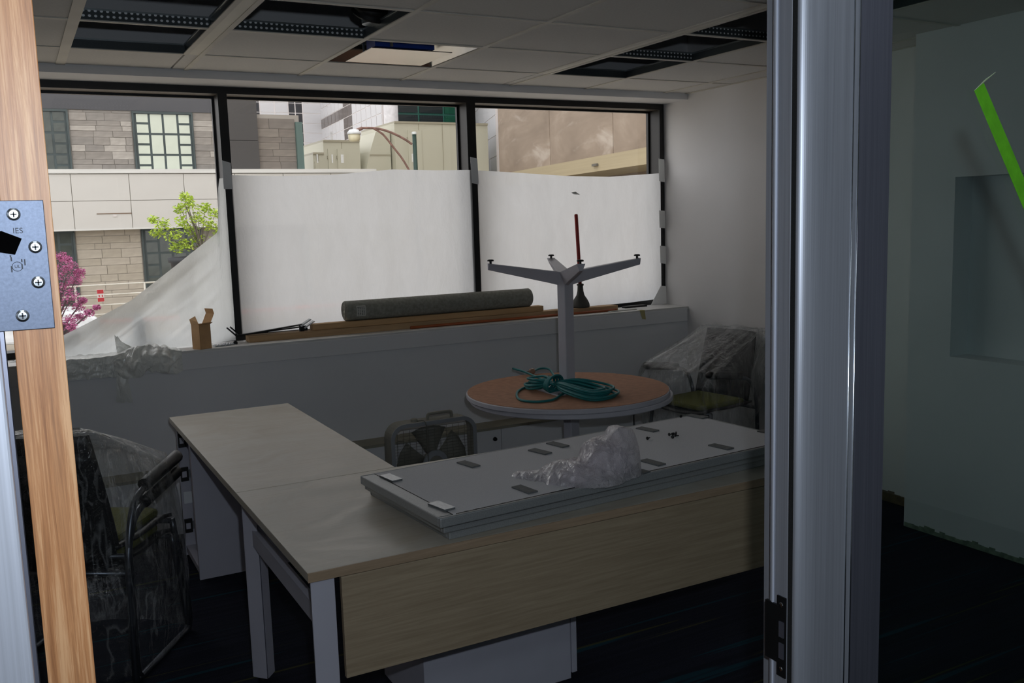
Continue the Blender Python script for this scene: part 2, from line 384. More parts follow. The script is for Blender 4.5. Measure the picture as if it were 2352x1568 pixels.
for x in (-.915, -.305, .305, .83, .905, 1.515, 2.125, 2.80, 2.865, 3.42, 4.07):
    y1 = 5.26 if x not in (.83, 2.80) else 4.79
    w_ = .022 if x == .305 else .012
    bx('ceiling_tee', 'tee', ce, x-w_, x+w_, 1.11, y1, ZC-.002, ZC+.0025)
for y in (4.79, 4.16, 3.55, 2.94, 2.33, 1.72):
    for i, (x0, x1) in enumerate(XS): bx('cross_tee', 'tee', ce, x0+.012, x1-.012, y-.012, y+.012, ZC-.0015, ZC+.003)
bx('edge_angle', 'tee', ce, XR-.022, XR, 3.17, 5.26, ZC-.002, ZC+.002)
for x0, x1 in ((.83, .905), (2.80, 2.865)):
    bx('slot_diffuser', 'slot', ce, x0+.012, x1-.012, 1.11, 4.79, ZC+.001, ZC+.008)
    bx('ceiling_tile', 'tile', ce, x0+.004, x1-.004, 4.796, 5.254, ZC+.003, ZC+.018)
# steel webs of the grid seen through the open cells
def web(x0, x1, y0, y1): return bx('tee_web', 'perf', ce, x0, x1, y0, y1, ZC+.003, ZC+.042)
for (i, j) in sorted(OPEN):
    (x0, x1), (y0, y1) = XS[i], YS[j]
    web(x0, x1, y1-.001, y1+.001); bx('tee_bulb', 'galv', ce, x0, x1, y1-.005, y1+.005, ZC+.042, ZC+.049)
    web(x1-.001, x1+.001, y0, y1); bx('tee_bulb', 'galv', ce, x1-.005, x1+.005, y0, y1, ZC+.042, ZC+.049)
    web(x0-.001, x0+.001, y0, y1)
b = MB()
for k in range(6):
    x = .70+.02*k; b.tube(smooth_path([(x, 3.75+.02*k, 2.98), (x+.03*nz(k, 1), 3.74+.03*nz(k, 5), 2.8), (x+.05*nz(k, 9.2), 3.8+.02*k, 2.66), (x+.03, 3.84, 2.56)], 5), .0022, 5)
b.build('hanging_wire', 'duct_dark', ce)
fd = thing('flexible_duct', 'black ribbed flexible duct above the missing ceiling tile', 'duct', (1.5, 4.0, 2.56))
b = MB(); P = smooth_path([(-.02, .0, .0), (0, -.12, .16), (.06, -.3, .28), (.3, -.55, .32)], 14); b.tube(P, [.075+.006*math.sin(k*2.2) for k in range(len(P))], 14); b.build('ribbed_hose', 'duct_dark', fd, True)
MB().lathe([(.05, -.03), (.052, .03)], (.0, .0, -.005), 16).build('collar', 'galv', fd)
# plaque diffuser
df = thing('ceiling_diffuser', 'square polished metal plaque air diffuser set in the ceiling grid', 'air vent', (1.82, 4.475, ZC+.09))
c = MB(); H = .29
def frus(b, w0, d0, z0, w1, d1, z1):
    vs = [(-w0, -d0, z0), (w0, -d0, z0), (w0, d0, z0), (-w0, d0, z0), (-w1, -d1, z1), (w1, -d1, z1), (w1, d1, z1), (-w1, d1, z1)]
    return b.add(vs, [(i, (i+1) % 4, 4+(i+1) % 4, 4+i) for i in range(4)])
shiny = mat('polished_metal', (186, 184, 180), .2, 1, var=.1, scale=2)
frus(c, .295, .303, -.087, .22, .225, -.01); c.build('cone', shiny, df)
b = MB(); frus(b, .22, .225, -.01, .16, .16, .05); b.build('throat', 'galv', df)
bx('plaque', shiny, df, -.215, .205, -.165, .235, -.096, -.092, bevel=.001)
bx('blue_box', 'blue', df, -.19, .12, -.14, -.02, -.082, .05)
bx('blue_box_tab', 'galv', df, -.115, -.10, -.146, -.14, -.08, .05)
for sx in (-1, 1): bx('hanger', 'galv', df, sx*.15-.004, sx*.15+.004, .13, .138, -.08, .04)

# ---- windows
MUL = [(-.42, -.37), (1.113, 1.164), (2.674, 2.737), (4.224, 4.262)]
wl = ['wide window with torn plastic drooping off it', 'middle window half covered by a taped milky sheet', 'window beside the right wall behind the plunger']
for k in range(3):
    wn = sroot('window_%d' % (k+1), wl[k]); x0, x1 = MUL[k][1], MUL[k+1][0]
    for q in ([k] if k < 2 else [2, 3]):
        a, c_ = MUL[q]; wdt = c_-a
        bx('mullion', 'black_frame', wn, a, c_, YF, YF+.018, .998, 2.45)
        bx('mullion_box', 'brown_frame', wn, a+.001, c_-.001, YF+.018, YG+.01, .998, 2.45)
        bx('glazing_bead', 'black_frame', wn, a-.012, c_+.012, YG-.014, YG+.012, 1.03, 2.41)
    bx('head_rail', 'black_frame', wn, x0, x1, YF, YF+.02, 2.411, 2.4535)
    bx('head_soffit', mat('head_soffit_bronze', (92, 82, 72), .55, var=.2, scale=30), wn, x0, x1, YF+.02, YG, 2.4115, 2.4535)
    bx('head_bead', 'black_frame', wn, x0, x1, YG-.012, YG+.012, 2.398, 2.412)
    bx('bottom_rail', 'black_frame', wn, x0, x1, YF+.02, YG+.012, .998, 1.034)
    bx('pane', 'glass', wn, x0, x1, YG-.002, YG+.002, 1.03, 2.402)

# ---- hinge jamb, strike jamb and glazed partition
tj = sroot('trim_2', 'pale aluminium door jamb on the hinge side')
bx('jamb_face', 'alu_white', tj, -.075, -.0155, YD, YD+.1, 0, 2.2, bevel=.003)
bx('jamb_reveal', 'alu_dark', tj, -.04, -.012, YD+.03, YD+.12, 0, 2.2)
bx('jamb_groove', 'alu_dark', tj, -.052, -.049, YD-.0008, YD+.002, 0, 2.2)
tp = sroot('trim_3', 'satin aluminium strike jamb with rounded edge and black brush seal')
xj = 1.029
prof = [(xj, YD+.0165)] + [(xj+.036-.036*math.cos(t), YD+.0155-.0155*math.sin(t)) for t in [PI/2*i/14 for i in range(15)]] + [(1.126, YD), (1.126, YD+.003), (1.129, YD+.003), (1.129, YD), (1.139, YD), (1.139, YD+.02), (1.231, YD+.02), (1.231, YD+.11), (xj+.03, YD+.11), (xj+.03, YD+.016)]
MB().prism(prof, 2, 0, 2.2).build('jamb_face', 'alu', tp)
bx('glazing_channel', 'alu_dark', tp, 1.1395, 1.232, YD+.0195, YD+.03, 0, 2.2)
for x_ in (1.1265, 1.1385): MB().tube([(x_, YD-.0002, 0), (x_, YD-.0002, 2.2)], .0013, 8).build('edge_bead', 'chrome', tp, True)
bx('jamb_return', 'alu', tp, xj, xj+.03, YD+.0265, YD+.066, 0, 2.2, bevel=.0015)
bx('jamb_lip', 'alu_white', tp, xj-.0025, xj+.002, YD+.0565, YD+.059, 0, 2.2)
bx('brush_seal', 'brush', tp, xj+.0005, xj+.02, YD+.0162, YD+.0270, 0, 2.2)
zs0, zs1 = at(1795, 1552, 0, xj).z, at(1790, 1366, 0, xj).z
sp = MB(); sp.box(xj-.0025, xj+.003, YD+.028, YD+.047, zs0, zs1).box(xj-.0035, xj+.002, YD+.04, YD+.072, zs0+.022, zs1-.016)
spo = sp.build('strike_plate', 'dark_plate', tp)
zm = (zs0+zs1)/2
for dz in (-.024, .012): bx('strike_hole', 'alu_dark', spo, xj-.0042, xj-.002, YD+.031, YD+.041, zm+dz-.012, zm+dz+.014)
for zz in (zs0+.013, zs1-.013):
    MB().lathe([(.0045, -.0045), (.004, -.0055), (.0015, -.0058)], (xj+.001, YD+.037, zz), 12, 0).build('screw', 'chrome', spo)
wg = sroot('window_4', 'tall greenish glass partition panel beside the door jamb')
bx('pane', 'glass_green', wg, 1.23, 3.995, YD+.05, YD+.058, .02, 2.2)
bx('bottom_channel', 'alu_dark', wg, 1.23, 3.995, YD+.02, YD+.1, 0, .03)

# ---- oak door, open, with hinge
dr = sroot('door_1', 'open oak door seen on its hinge edge', (0, 0, 0))
YE = YD+.03
bx('door_leaf', 'oak', dr, -.004, .0405, YE, YE+.91, .01, 2.12, bevel=.0008)
hz0, hz1 = at(60, 757, 1, YE).z, at(50, 460, 1, YE).z
hg = bx('hinge_leaf', 'steel', dr, -.03, .0335, YE-.0032, YE+.001, hz0, hz1, bevel=.0006)
b = MB(); b.tube([(-.034, YE-.006, hz0), (-.034, YE-.006, hz1)], .0075, 14); b.build('knuckle', 'steel', hg, True)
for px, py in ((31, 492), (81, 567), (88, 648), (52, 725)):
    p = at(px, py, 1, YE-.0032)
    MB().lathe([(.0062, 0), (.0058, -.0012), (.004, -.0018), (.0008, -.0019)], (p.x, p.y, p.z), 20, 1).build('screw', 'chrome', hg)
    q = MB(); q.box(p.x-.0030, p.x+.0030, p.y-.0022, p.y-.0017, p.z-.0007, p.z+.0007).box(p.x-.0007, p.x+.0007, p.y-.0022, p.y-.0017, p.z-.0030, p.z+.0030)
    q.build('screw_slot', 'engraved', hg)
def on_hinge(px, py, rot=0):
    p = at(px, py, 1, YE-.0034); return Matrix.Translation(p) @ Matrix.Rotation(PI/2, 4, 'X') @ Matrix.Rotation(rot, 4, 'Z')
text_mesh('lettering', 'IES', .0075, 'engraved', hg, on_hinge(41, 530))
for k, (px, py, ln) in enumerate(((26, 595, .004), (27, 618, .006), (50, 598, .003), (51, 612, .005), (57, 602, .006), (24, 588, .002))):
    q = on_hinge(px, py).translation; bx('stamped_mark', 'engraved', hg, q.x-.0006, q.x+.0006, q.y-.0002, q.y+.0003, q.z-ln/2, q.z+ln/2)
pc = at(40, 612, 1, YE-.0034); b = MB(); b.tube([(pc.x+.0045*math.cos(a*PI/12), pc.y, pc.z+.0045*math.sin(a*PI/12)) for a in range(24)], .00025, 4, True); b.build('round_mark', 'engraved', hg)
text_mesh('lettering', 'UL', .0042, 'engraved', hg, on_hinge(40, 612))
p = at(16, 556, 1, YE-.006)
o = MB().prism([(-.022, -.006), (.006, -.012), (.013, .003), (-.004, .011), (-.022, .004)], 1, -.0008, .0008).build('hinge_patch', mat('matte_black', (5, 5, 5), 1, var=.3, spec=.0), None, loc=p)  # flat black patch lying over the hinge leaf
tag(o, 'flat black patch across the door hinge', 'tape')
# green masking tape on the glass partition
g = [at(x, y, 1, YD+.0495) for x, y in ((2238, 208), (2258, 188), (2420, 570), (2398, 590))]
tg = thing('masking_tape', 'bright green masking tape stuck slantwise on the glass partition', 'tape', g[0])
MB().add([q-g[0]+Vector((0, d, 0)) for d in (-.0006, .0006) for q in g], [(0, 1, 2, 3), (7, 6, 5, 4), (0, 4, 5, 1), (1, 5, 6, 2), (2, 6, 7, 3), (3, 7, 4, 0)]).build('strip', 'tape_green', tg)
t0, t1, t2, t3 = [at(x, y, 1, YD+.0495)-g[0] for x, y in ((2238, 208), (2258, 188), (2272, 168), (2252, 185))]
MB().add([t0, t1, t2+Vector((0, -.012, 0)), t3+Vector((0, -.008, 0))], [(0, 1, 2, 3)]).build('curled_end', mat('tape_back', (196, 214, 170), .7), tg, thick=.0006)
# ------------------------------------------------------------------ desk group
DX, DY, DS, DE, ZT = .622, 2.348, 3.235, 4.772, .735
dk = thing('desk', 'pale maple laminate desk with lilac metal legs and modesty panel', 'desk', (DX, DY, 0))
bx('worktop', 'laminate', dk, 0, 1.86, .003, DS-DY-.0015, .708, ZT, bevel=.0015)
bx('edge_band', 'lam_edge', dk, 0, 1.86, 0, .003, .708, ZT-.0005)
bx('modesty_panel', 'laminate2', dk, .092, 1.80, .004, .022, .413, .7045, bevel=.001)
def tri_leg(b, cx, y_flat, y_apex, hw, h):
    s = .0025 if y_apex > y_flat else -.0025
    b.prism([(cx-hw, y_flat), (cx-.002, y_flat if abs(y_flat-y_apex) < .001 else y_apex), (cx-.002, y_flat+s*4), (cx-hw+.004, y_flat+s*4)], 2, .012, h)
    return b
for x_ in (.043, 1.80):
    b = MB(); b.prism([(x_-.033, .016), (x_+.033, .016), (x_+.033, .022), (x_+.004, .075), (x_-.004, .075), (x_-.033, .022)], 2, .014, .707); b.build('leg', 'lilac', dk, bevel=.001)
    yb = .965-.035; b = MB(); b.prism([(x_-.033+.02, yb+.028), (x_-.003+.03, yb-.018), (x_-.003+.03, yb+.03), (x_-.033+.02, yb+.034)], 2, .014, .707)
    b.prism([(x_+.031, yb-.016), (x_+.066, yb+.028), (x_+.066, yb+.034), (x_+.031, yb+.03)], 2, .014, .707); b.build('leg', 'lilac', dk, bevel=.001)
    for yy in (.04, yb+.02): MB().lathe([(.018, 0), (.018, .014)], (x_+(.02 if yy > .1 else 0), yy, 0), 12).build('glide', 'black_plastic', dk)
    bx('side_rail', 'lilac', dk, x_+.012, x_+.037, .06, yb, .515, .575)
rt = thing('desk_return', 'dusty maple laminate return top running from the desk to the wall', 'desk', (DX, DS, 0))
bx('worktop', 'laminate', rt, 0, .593, .0015, DE-DS, .708, ZT, bevel=.0015)
bx('support_bar', 'lilac', rt, .08, .12, .02, 1.2, .67, .7085)
bx('support_bar', 'lilac', rt, .47, .51, .02, 1.2, .67, .7085)
for q in (.095, .49): bx('leg', 'lilac', rt, q-.02, q+.02, 1.46, 1.50, 0, .7085)
cb = thing('filing_cabinet', 'white metal cabinet carcass with its drawers taken out under the desk return', 'cabinet', (.66, 4.435, 0))
CW, CD, CH = .46, .415, .70
bx('side_panel', 'lilac', cb, 0, CW, 0, .02, .0, CH); bx('side_panel', 'lilac', cb, 0, CW, CD-.02, CD, .0, CH)
bx('bottom_plate', 'lilac', cb, .004, CW, .02, CD-.02, .02, .05); bx('top_plate', 'lilac', cb, .004, CW, .02, CD-.02, CH-.03, CH); bx('back_plate', 'lilac', cb, CW-.01, CW, .02, CD-.02, .05, CH-.03)
for z in (.60, .425, .155):
    c = bx('drawer_slide', 'galv', cb, .02, CW-.02, CD-.03, CD-.02, z-.02, z+.02)
    bx('slide_clip', 'black_plastic', c, .002, .04, CD-.036, CD-.0205, z-.035, z+.035); bx('clip_catch', 'lilac', c, .008, .03, CD-.0385, CD-.0365, z-.014, z+.016)
    c = bx('drawer_slide', 'galv', cb, .02, CW-.02, .02, .03, z-.02, z+.02)
bx('label_plate', 'tape_grey', cb, .01, .05, CD-.022, CD-.0195, .27, .33)
xl = at(973, 1525, 1, 2.705).x
pd = thing('drawer_pedestal', 'white metal drawer pedestal standing under the desk behind the modesty panel', 'cabinet', (xl, 2.705, 0))
PW = 1.653-xl
bx('body', 'lilac', pd, 0, PW, 0, .39, .0, .58, bevel=.002)
for z0, z1 in ((.02, .28), (.284, .575)):
    c = bx('drawer_front', 'lilac', pd, PW+.004, PW+.026, .0, .39, z0, z1, bevel=.001); bx('finger_pull', 'dark_plate', c, PW+.026, PW+.03, .14, .25, z1-.03, z1-.02)

# ------------------------------------------------------------------ fabric panels stacked on the desk
RZ = math.radians(3.9)
def panel(label, fl, z, pads, face):
    t = thing('tackboard_panel', label, 'panel', (fl[0], fl[1], z), RZ, 'tackboards stacked on the desk')
    L, D, H = 1.49, .567, .0295
    bx('board', 'fabric', t, .02, L-.012, .02, D-.012, .001, H-.003)
    fr = MB()
    for a, c_, y0, y1 in ((0, L, 0, .016), (0, L, D-.014, D), (0, .04, 0, D), (L-.02, L, 0, D)):
        pass
    bx('edge_trim', 'silver', t, .0, L, .0, .014, 0, H, bevel=.004); bx('edge_trim', 'silver', t, 0, L, D-.012, D, 0, H, bevel=.004)
    bx('edge_trim', 'silver', t, 0, .048, .014, D-.012, 0, H, bevel=.004); bx('edge_trim', 'silver', t, L-.014, L, .014, D-.012, 0, H, bevel=.004)
    if face:
        bx('seam', 'dark_plate', t, .047, .0495, .014, D-.012, H-.003, H+.0003)
        b = MB()
        for i in range(110):
            x = .06+i*.0128; b.box(x, x+.0132, .012+.004*nz(i*.9, 3), .0165, H-.004, H+.0004+.001*abs(nz(i*1.7, 8)))
        b.build('frayed_seam', 'dark_plate', t)
        bx('fabric_sheet', 'fabric', t, .0495, L-.014, .0165, D-.012, H-.004, H-.0003)
    return t
ptop = panel('grey fabric tackboard with hook pads, topmost of the stack on the desk', (.997, 2.318), ZT+.0605, True, True)
panel('grey fabric tackboard in the middle of the stack on the desk', (1.022, 2.352), ZT+.0305, False, False)
panel('grey fabric tackboard at the bottom of the stack, resting on the desk', (1.048, 2.375), ZT+.0005, False, False)
ZP = ZT+.09
inv = (Matrix.Translation(ptop.location) @ Matrix.Rotation(RZ, 4, 'Z')).inverted()
pad_px = [(898, 1099, 1), (1014, 1164, 1), (1076, 1067, 0), (1205, 1125, 0), (1240, 1038, 0), (1281, 1022, 0), (1487, 987, 0), (1499, 1063, 0), (1462, 1081, 0), (1600, 957, 0), (1656, 1027, 0), (1768, 994, 0)]
for i, (x, y, foil) in enumerate(pad_px):
    q = inv @ at(x, y, 2, ZP); a = .12+.1*nz(i, 4.4)
    mtx = Matrix.Translation((q.x, q.y, .0292)) @ Matrix.Rotation(a, 4, 'Z')
    c = MB().box(-.018, .018, -.045, .045, 0, .005, mtx).build('hook_pad', 'pad', ptop, bevel=.0008)
    if foil: MB().box(-.018, .019, -.043, .044, .005, .0062, mtx).build('pad_liner', 'pad_foil', c)
for k, (x, y) in enumerate([(1537, 1001), (1546, 1000), (1553, 998), (1545, 1007), (1551, 1003), (1487, 1010), (1564, 959)]):
    p = at(x, y, 2, ZP-.0006); t = thing('black_screw', 'tiny black screw in the small heap on the topmost tackboard' if k < 5 else ('lone black screw between the screw heap and the crumpled bag' if k == 5 else 'lone black screw near a hook pad at the far board edge'), 'screw', p, k*1.3, 'loose screws on the topmost tackboard')
    MB().lathe([(.0055, -.002), (.0065, 0), (.0055, .002), (.002, .0025)], (0, 0, .0062), 10, 0).build('head', 'black_plastic', t)
    MB().lathe([(.0022, .002), (.002, .013), (.0004, .016)], (0, 0, .0062), 8, 0).build('shank', 'black_plastic', t)
# crumpled bag on the stack
bc = Vector((1.565, 2.455, ZP-.0005)); b = MB(); NA, NR = 96, 30; rows = []
def bag_h(x, y):
    def lump(cx, cy, rx, ry, h, rot):
        c, s = math.cos(rot), math.sin(rot); u = ((x-cx)*c+(y-cy)*s)/rx; v = (-(x-cx)*s+(y-cy)*c)/ry; r = u*u+v*v
        return h*(max(0, 1-r**1.6))**.55
    return max(lump(.075, -.02, .125, .095, .125, .5), lump(.115, -.035, .07, .07, .162, .3), lump(-.03, -.02, .14, .09, .062, -.9), lump(-.12, .06, .10, .035, .02, -.9))
for i in range(61):
    r_ = []
    for j in range(61):
        x = -.25+.5*i/60; y = -.2+.4*j/60; h = bag_h(x, y)
        if h > .004:
            dd = noise.voronoi(Vector((x*20+.4*nz(x*30, y*30), y*20, h*14)))[0]; d2 = noise.voronoi(Vector((x*46, y*46, h*30)))[0]
            h = h*(1-.10*abs(nz(x*14, y*14, 1.3)))-.016*min(1, (dd[1]-dd[0])*1.2)*min(1, h/.05)-.005*min(1, (d2[1]-d2[0]))*min(1, h/.03)+.004
        r_.append(Vector((x+.008*nz(x*40, y*40, 9), y+.008*nz(x*40, y*40, 19), max(h, 0))))
    rows.append(r_)
keep = []
b.grid(rows); nf = []
for f in b.f:
    if max(b.v[i][2] for i in f) > .0005: nf.append(f)
b.f = nf
bg_ = thing('plastic_bag', 'crumpled pale plastic bag lying on the tackboards', 'bag', bc)
bag_skin = b.build('bag_film', 'bagwhite', bg_, True)
c = MB(); c.lathe([(.001, .002), (.075, .003), (.085, .03), (.07, .075), (.03, .10), (.001, .105)], (.075, -.02, 0), 20); c.build('contents', mat('pinkish_packing', (228, 216, 222), .7, var=.1, scale=20), bg_, True)
c = MB(); c.lathe([(.001, .002), (.06, .003), (.065, .02), (.04, .042), (.001, .048)], (-.03, -.02, 0), 18); c.build('contents', MATS['pinkish_packing'], bg_, True)

# ------------------------------------------------------------------ round tables, one upside down on the other
TC = Vector((2.517, 4.09, 0)); TR = .533
def round_top(parent, z, under, name='tabletop'):
    o = MB().lathe([(TR-.003, z), (TR, z+.004), (TR, z+.022), (TR-.003, z+.026)], (0, 0, 0), 96).build(name, 'lilac2', parent)
    return o
def y_base(parent, z0, sgn, rot):
    """column with four sloping tapered arms; sgn=1 arms at the top end"""
    zt = z0+sgn*.60
    MB().prism([(-.036, -.026), (.036, -.026), (.036, .026), (-.036, .026)], 2, min(z0, zt), max(z0, zt), Matrix.Rotation(.35, 4, 'Z')).build('column', 'lilac2', parent, bevel=.004)
    bx('mounting_plate', 'lilac2', parent, -.15, .15, -.15, .15, *(sorted((z0, z0+sgn*.006))))
    for k, a in enumerate((rot, rot+PI/2, rot+PI, rot+3*PI/2)):
        mtx = Matrix.Rotation(a, 4, 'Z'); b = MB()
        za, zb = z0+sgn*.575, z0+sgn*.655
        sec = [(.0, .034, za, .075), (.10, .033, za+sgn*.02, .062), (.40, .022, zb, .034)]
        vs = []
        for x, hw, z, h in sec:
            vs += [mtx @ Vector((x, y, z+sgn*dz)) for y, dz in ((-hw, h*.5), (hw, h*.5), (hw*.35, -h*.5), (-hw*.35, -h*.5))]
        fs = [(0, 1, 2, 3), (8, 9, 10, 11)] + [(4*i+j, 4*i+(j+1) % 4, 4*i+4+(j+1) % 4, 4*i+4+j) for i in range(2) for j in range(4)]
        o = b.add(vs, fs).build('arm', 'lilac2', parent, bevel=.002)
        e = mtx @ Vector((.385, 0, 0)); MB().lathe([(.006, zb+sgn*.012), (.006, zb+sgn*.026), (.016, zb+sgn*.027), (.017, zb+sgn*.033), (.012, zb+sgn*.036)], (e.x, e.y, 0), 14).build('glide', 'black_plastic', o)
t1 = thing('round_table', 'round white table standing upright beneath an upturned tabletop', 'table', TC+Vector((.022, .004, 0)), 0)
round_top(t1, .709, True); y_base(t1, .709, -1, .3)
t2 = thing('round_table', 'upside-down round table with bare chipboard underside and arms pointing up', 'table', TC+Vector((0, 0, .735)), 0)
round_top(t2, .0005, True); MB().lathe([(TR-.006, .026), (TR-.006, .0285)], (0, 0, 0), 96).build('chipboard_underside', 'chip', t2)
y_base(t2, .0285, 1, math.radians(-20.5))
for sx in (-1, 1):
    for sy in (-1, 1): MB().lathe([(.006, .034), (.006, .0375)], (sx*.135, sy*.135, 0), 10).build('plate_screw', 'black_plastic', t2)
# teal extension cord
ZB = .7645
kn = at(1268, 874, 2, ZB+.062); e1 = at(1404, 905, 2, ZB+.02); e0 = at(1212, 872, 2, ZB+.045)
ec = thing('extension_cord', 'teal extension cord tied in a hank on the upturned round table', 'cord', (kn.x, kn.y, ZB))
b = MB(); K = Vector((0, 0, .05)); R1 = Vector((e1.x-kn.x, e1.y-kn.y, 0)); L1 = Vector((e0.x-kn.x, e0.y-kn.y, 0)); N1 = Vector((-R1.y, R1.x, 0)).normalized()
CR = .0064
for k in range(10):
    f = .76+.03*k; wv = .034+.010*k; lz = CR+.012*(k % 4)
    P = [K+N1*.006*(k-4)*.5, R1*.35*f-N1*wv*.7+Vector((0, 0, lz+.020)), R1*.85*f-N1*wv*1.0+Vector((0, 0, lz)), R1*f*1.02+Vector((0, 0, lz)), R1*.85*f+N1*wv+Vector((0, 0, lz)), R1*.35*f+N1*wv*.7+Vector((0, 0, lz+.024)), K-N1*.006*(k-4)*.5]
    b.tube(smooth_path(P, 7), CR, 7)
for k in range(6):
    f = .8+.06*k; wv = .026+.009*k; lz = CR+.016*(k % 4)
    P = [K, L1*.5*f-N1*wv+Vector((0, 0, lz+.012)), L1*f+Vector((0, 0, lz)), L1*.5*f+N1*wv+Vector((0, 0, lz+.012)), K]
    b.tube(smooth_path(P, 7), CR, 7)
for k in range(4):
    a = .3*k; P = []
    for i in range(10):
        th = 2*PI*i/10; P.append(K+Vector((0, 0, -.003))+N1*(.046+.005*k)*math.cos(th)+Vector((0, 0, 1))*(.033+.004*k)*math.sin(th)+R1.normalized()*(.012*(k-1.5)+.010*math.sin(th+a)))
    b.tube(smooth_path(P, 4, True), CR, 7, True)
ploop = [at(x, y, 2, ZB+CR)-Vector((kn.x, kn.y, ZB)) for x, y in ((1262, 882), (1222, 882), (1190, 898), (1192, 916), (1225, 922), (1268, 918), (1292, 905), (1310, 900))]
ploop[0].z = .05; b.tube(smooth_path(ploop, 8), CR, 7)
pend = [at(x, y, 2, ZB+.02)-Vector((kn.x, kn.y, ZB)) for x, y in ((1262, 878), (1225, 862), (1200, 852), (1178, 846))]
b.tube(smooth_path(pend, 6), CR, 7)
pend = [at(x, y, 2, ZB+.02)-Vector((kn.x, kn.y, ZB)) for x, y in ((1275, 868), (1262, 848), (1240, 846), (1226, 852))]
b.tube(smooth_path(pend, 6), CR, 7)
b.build('cable', 'cord', ec, True)
p = pend[-1]; q = MB(); q.lathe([(.008, 0), (.016, .006), (.017, .028), (.014, .032)], (p.x-.03, p.y, p.z), 14, 0); q.build('plug', 'plug', ec, True)
p_ = MB(); p_.box(p.x-.048, p.x-.029, p.y-.007, p.y-.005, p.z-.003, p.z+.003).box(p.x-.048, p.x-.029, p.y+.005, p.y+.007, p.z-.003, p.z+.003); p_.build('plug_pins', 'chrome', ec)

# ------------------------------------------------------------------ box fan
fn = thing('box_fan', 'beige square box fan with wire grille standing by the radiator cover', 'fan', (2.055, 4.80, 0))
FW, FH, FD = .265, .525, .115
def rrect(hw, z0, z1, r, n=7):
    P = []
    for cx, cz, a in ((hw-r, z0+r, -PI/2), (hw-r, z1-r, 0), (-hw+r, z1-r, PI/2), (-hw+r, z0+r, PI)): P += arc((cx, cz), r, a, a+PI/2, n)
    return P
def ring(b, outer, inner, y0, y1):
    n = len(outer); vs = [(p[0], y, p[1]) for y in (y0, y1) for q in (outer, inner) for p in q]
    fs = []
    for i in range(n):
        j = (i+1) % n
        fs += [(i, j, n+j, n+i), (2*n+i, 3*n+i, 3*n+j, 2*n+j), (i, 2*n+i, 2*n+j, j), (n+i, n+j, 3*n+j, 3*n+i)]
    return b.add(vs, fs)
ring(MB(), rrect(FW, .02, FH, .085), rrect(FW-.008, .028, FH-.008, .078), 0.006, FD).build('casing', 'fan', fn)
ring(MB(), rrect(FW+.002, .018, FH+.002, .087), rrect(FW-.02, .04, FH-.02, .068), 0, .008).build('front_rim', 'fan_rim', fn)
b = MB(); zc = .275
for k in range(26):
    z = .055+k*.0175; hw = FW-.022-(.0 if .1 < z < .45 else .03); b.tube([(-hw, .006, z), (hw, .006, z)], .0011, 4)
for k in range(13): x = -.228+k*.038; b.tube([(x, .005, .06), (x, .005, FH-.035)], .0014, 4)
b.build('wire_grille', 'wire', fn)
MB().lathe([(.075, -.004), (.078, .006)], (0, 0.002, zc), 28, 1).build('hub_plate', 'fan_rim', fn)
MB().lathe([(.045, -.006), (.045, .0)], (0, .0, zc), 24, 1).build('hub_badge', 'fan_dark', fn)
for k in range(5):
    a = 2*PI*k/5+.4; b = MB(); rows = []
    for i in range(7):
        r = .05+.165*i/6; rows.append([Vector((r*math.cos(a+s*(.38+.1*i/6)), .055+s*.022, zc+r*math.sin(a+s*(.38+.1*i/6)))) for s in (-1, -.3, .4, 1)])
    b.grid(rows).build('blade', 'fan_dark', fn, True, thick=.003)
MB().lathe([(.05, .03), (.05, .09)], (0, 0, zc), 20, 1).build('motor', 'fan_dark', fn)
b = MB(); b.tube(smooth_path([(-.02, .05, FH-.003), (-.018, .05, FH+.028), (.01, .05, FH+.034), (.10, .05, FH+.034), (.128, .05, FH+.028), (.13, .05, FH-.003)], 5), .010, 8); b.build('handle', 'fan', fn, True)
MB().lathe([(.02, 0), (.019, .016), (.012, .02)], (-.105, .05, FH-.001), 16).build('speed_knob', 'fan', fn)
bx('foot', 'fan', fn, -.22, -.18, 0, .13, 0, .022); bx('foot', 'fan', fn, .18, .22, 0, .13, 0, .022)
b = MB(); b.tube(smooth_path([(-.085, .05, FH+.002), (-.06, .0, FH+.004), (-.052, -.006, FH-.06), (-.05, -.006, .30), (-.045, -.008, .06)], 6), .003, 6); b.build('power_cord', 'wire', fn, True)

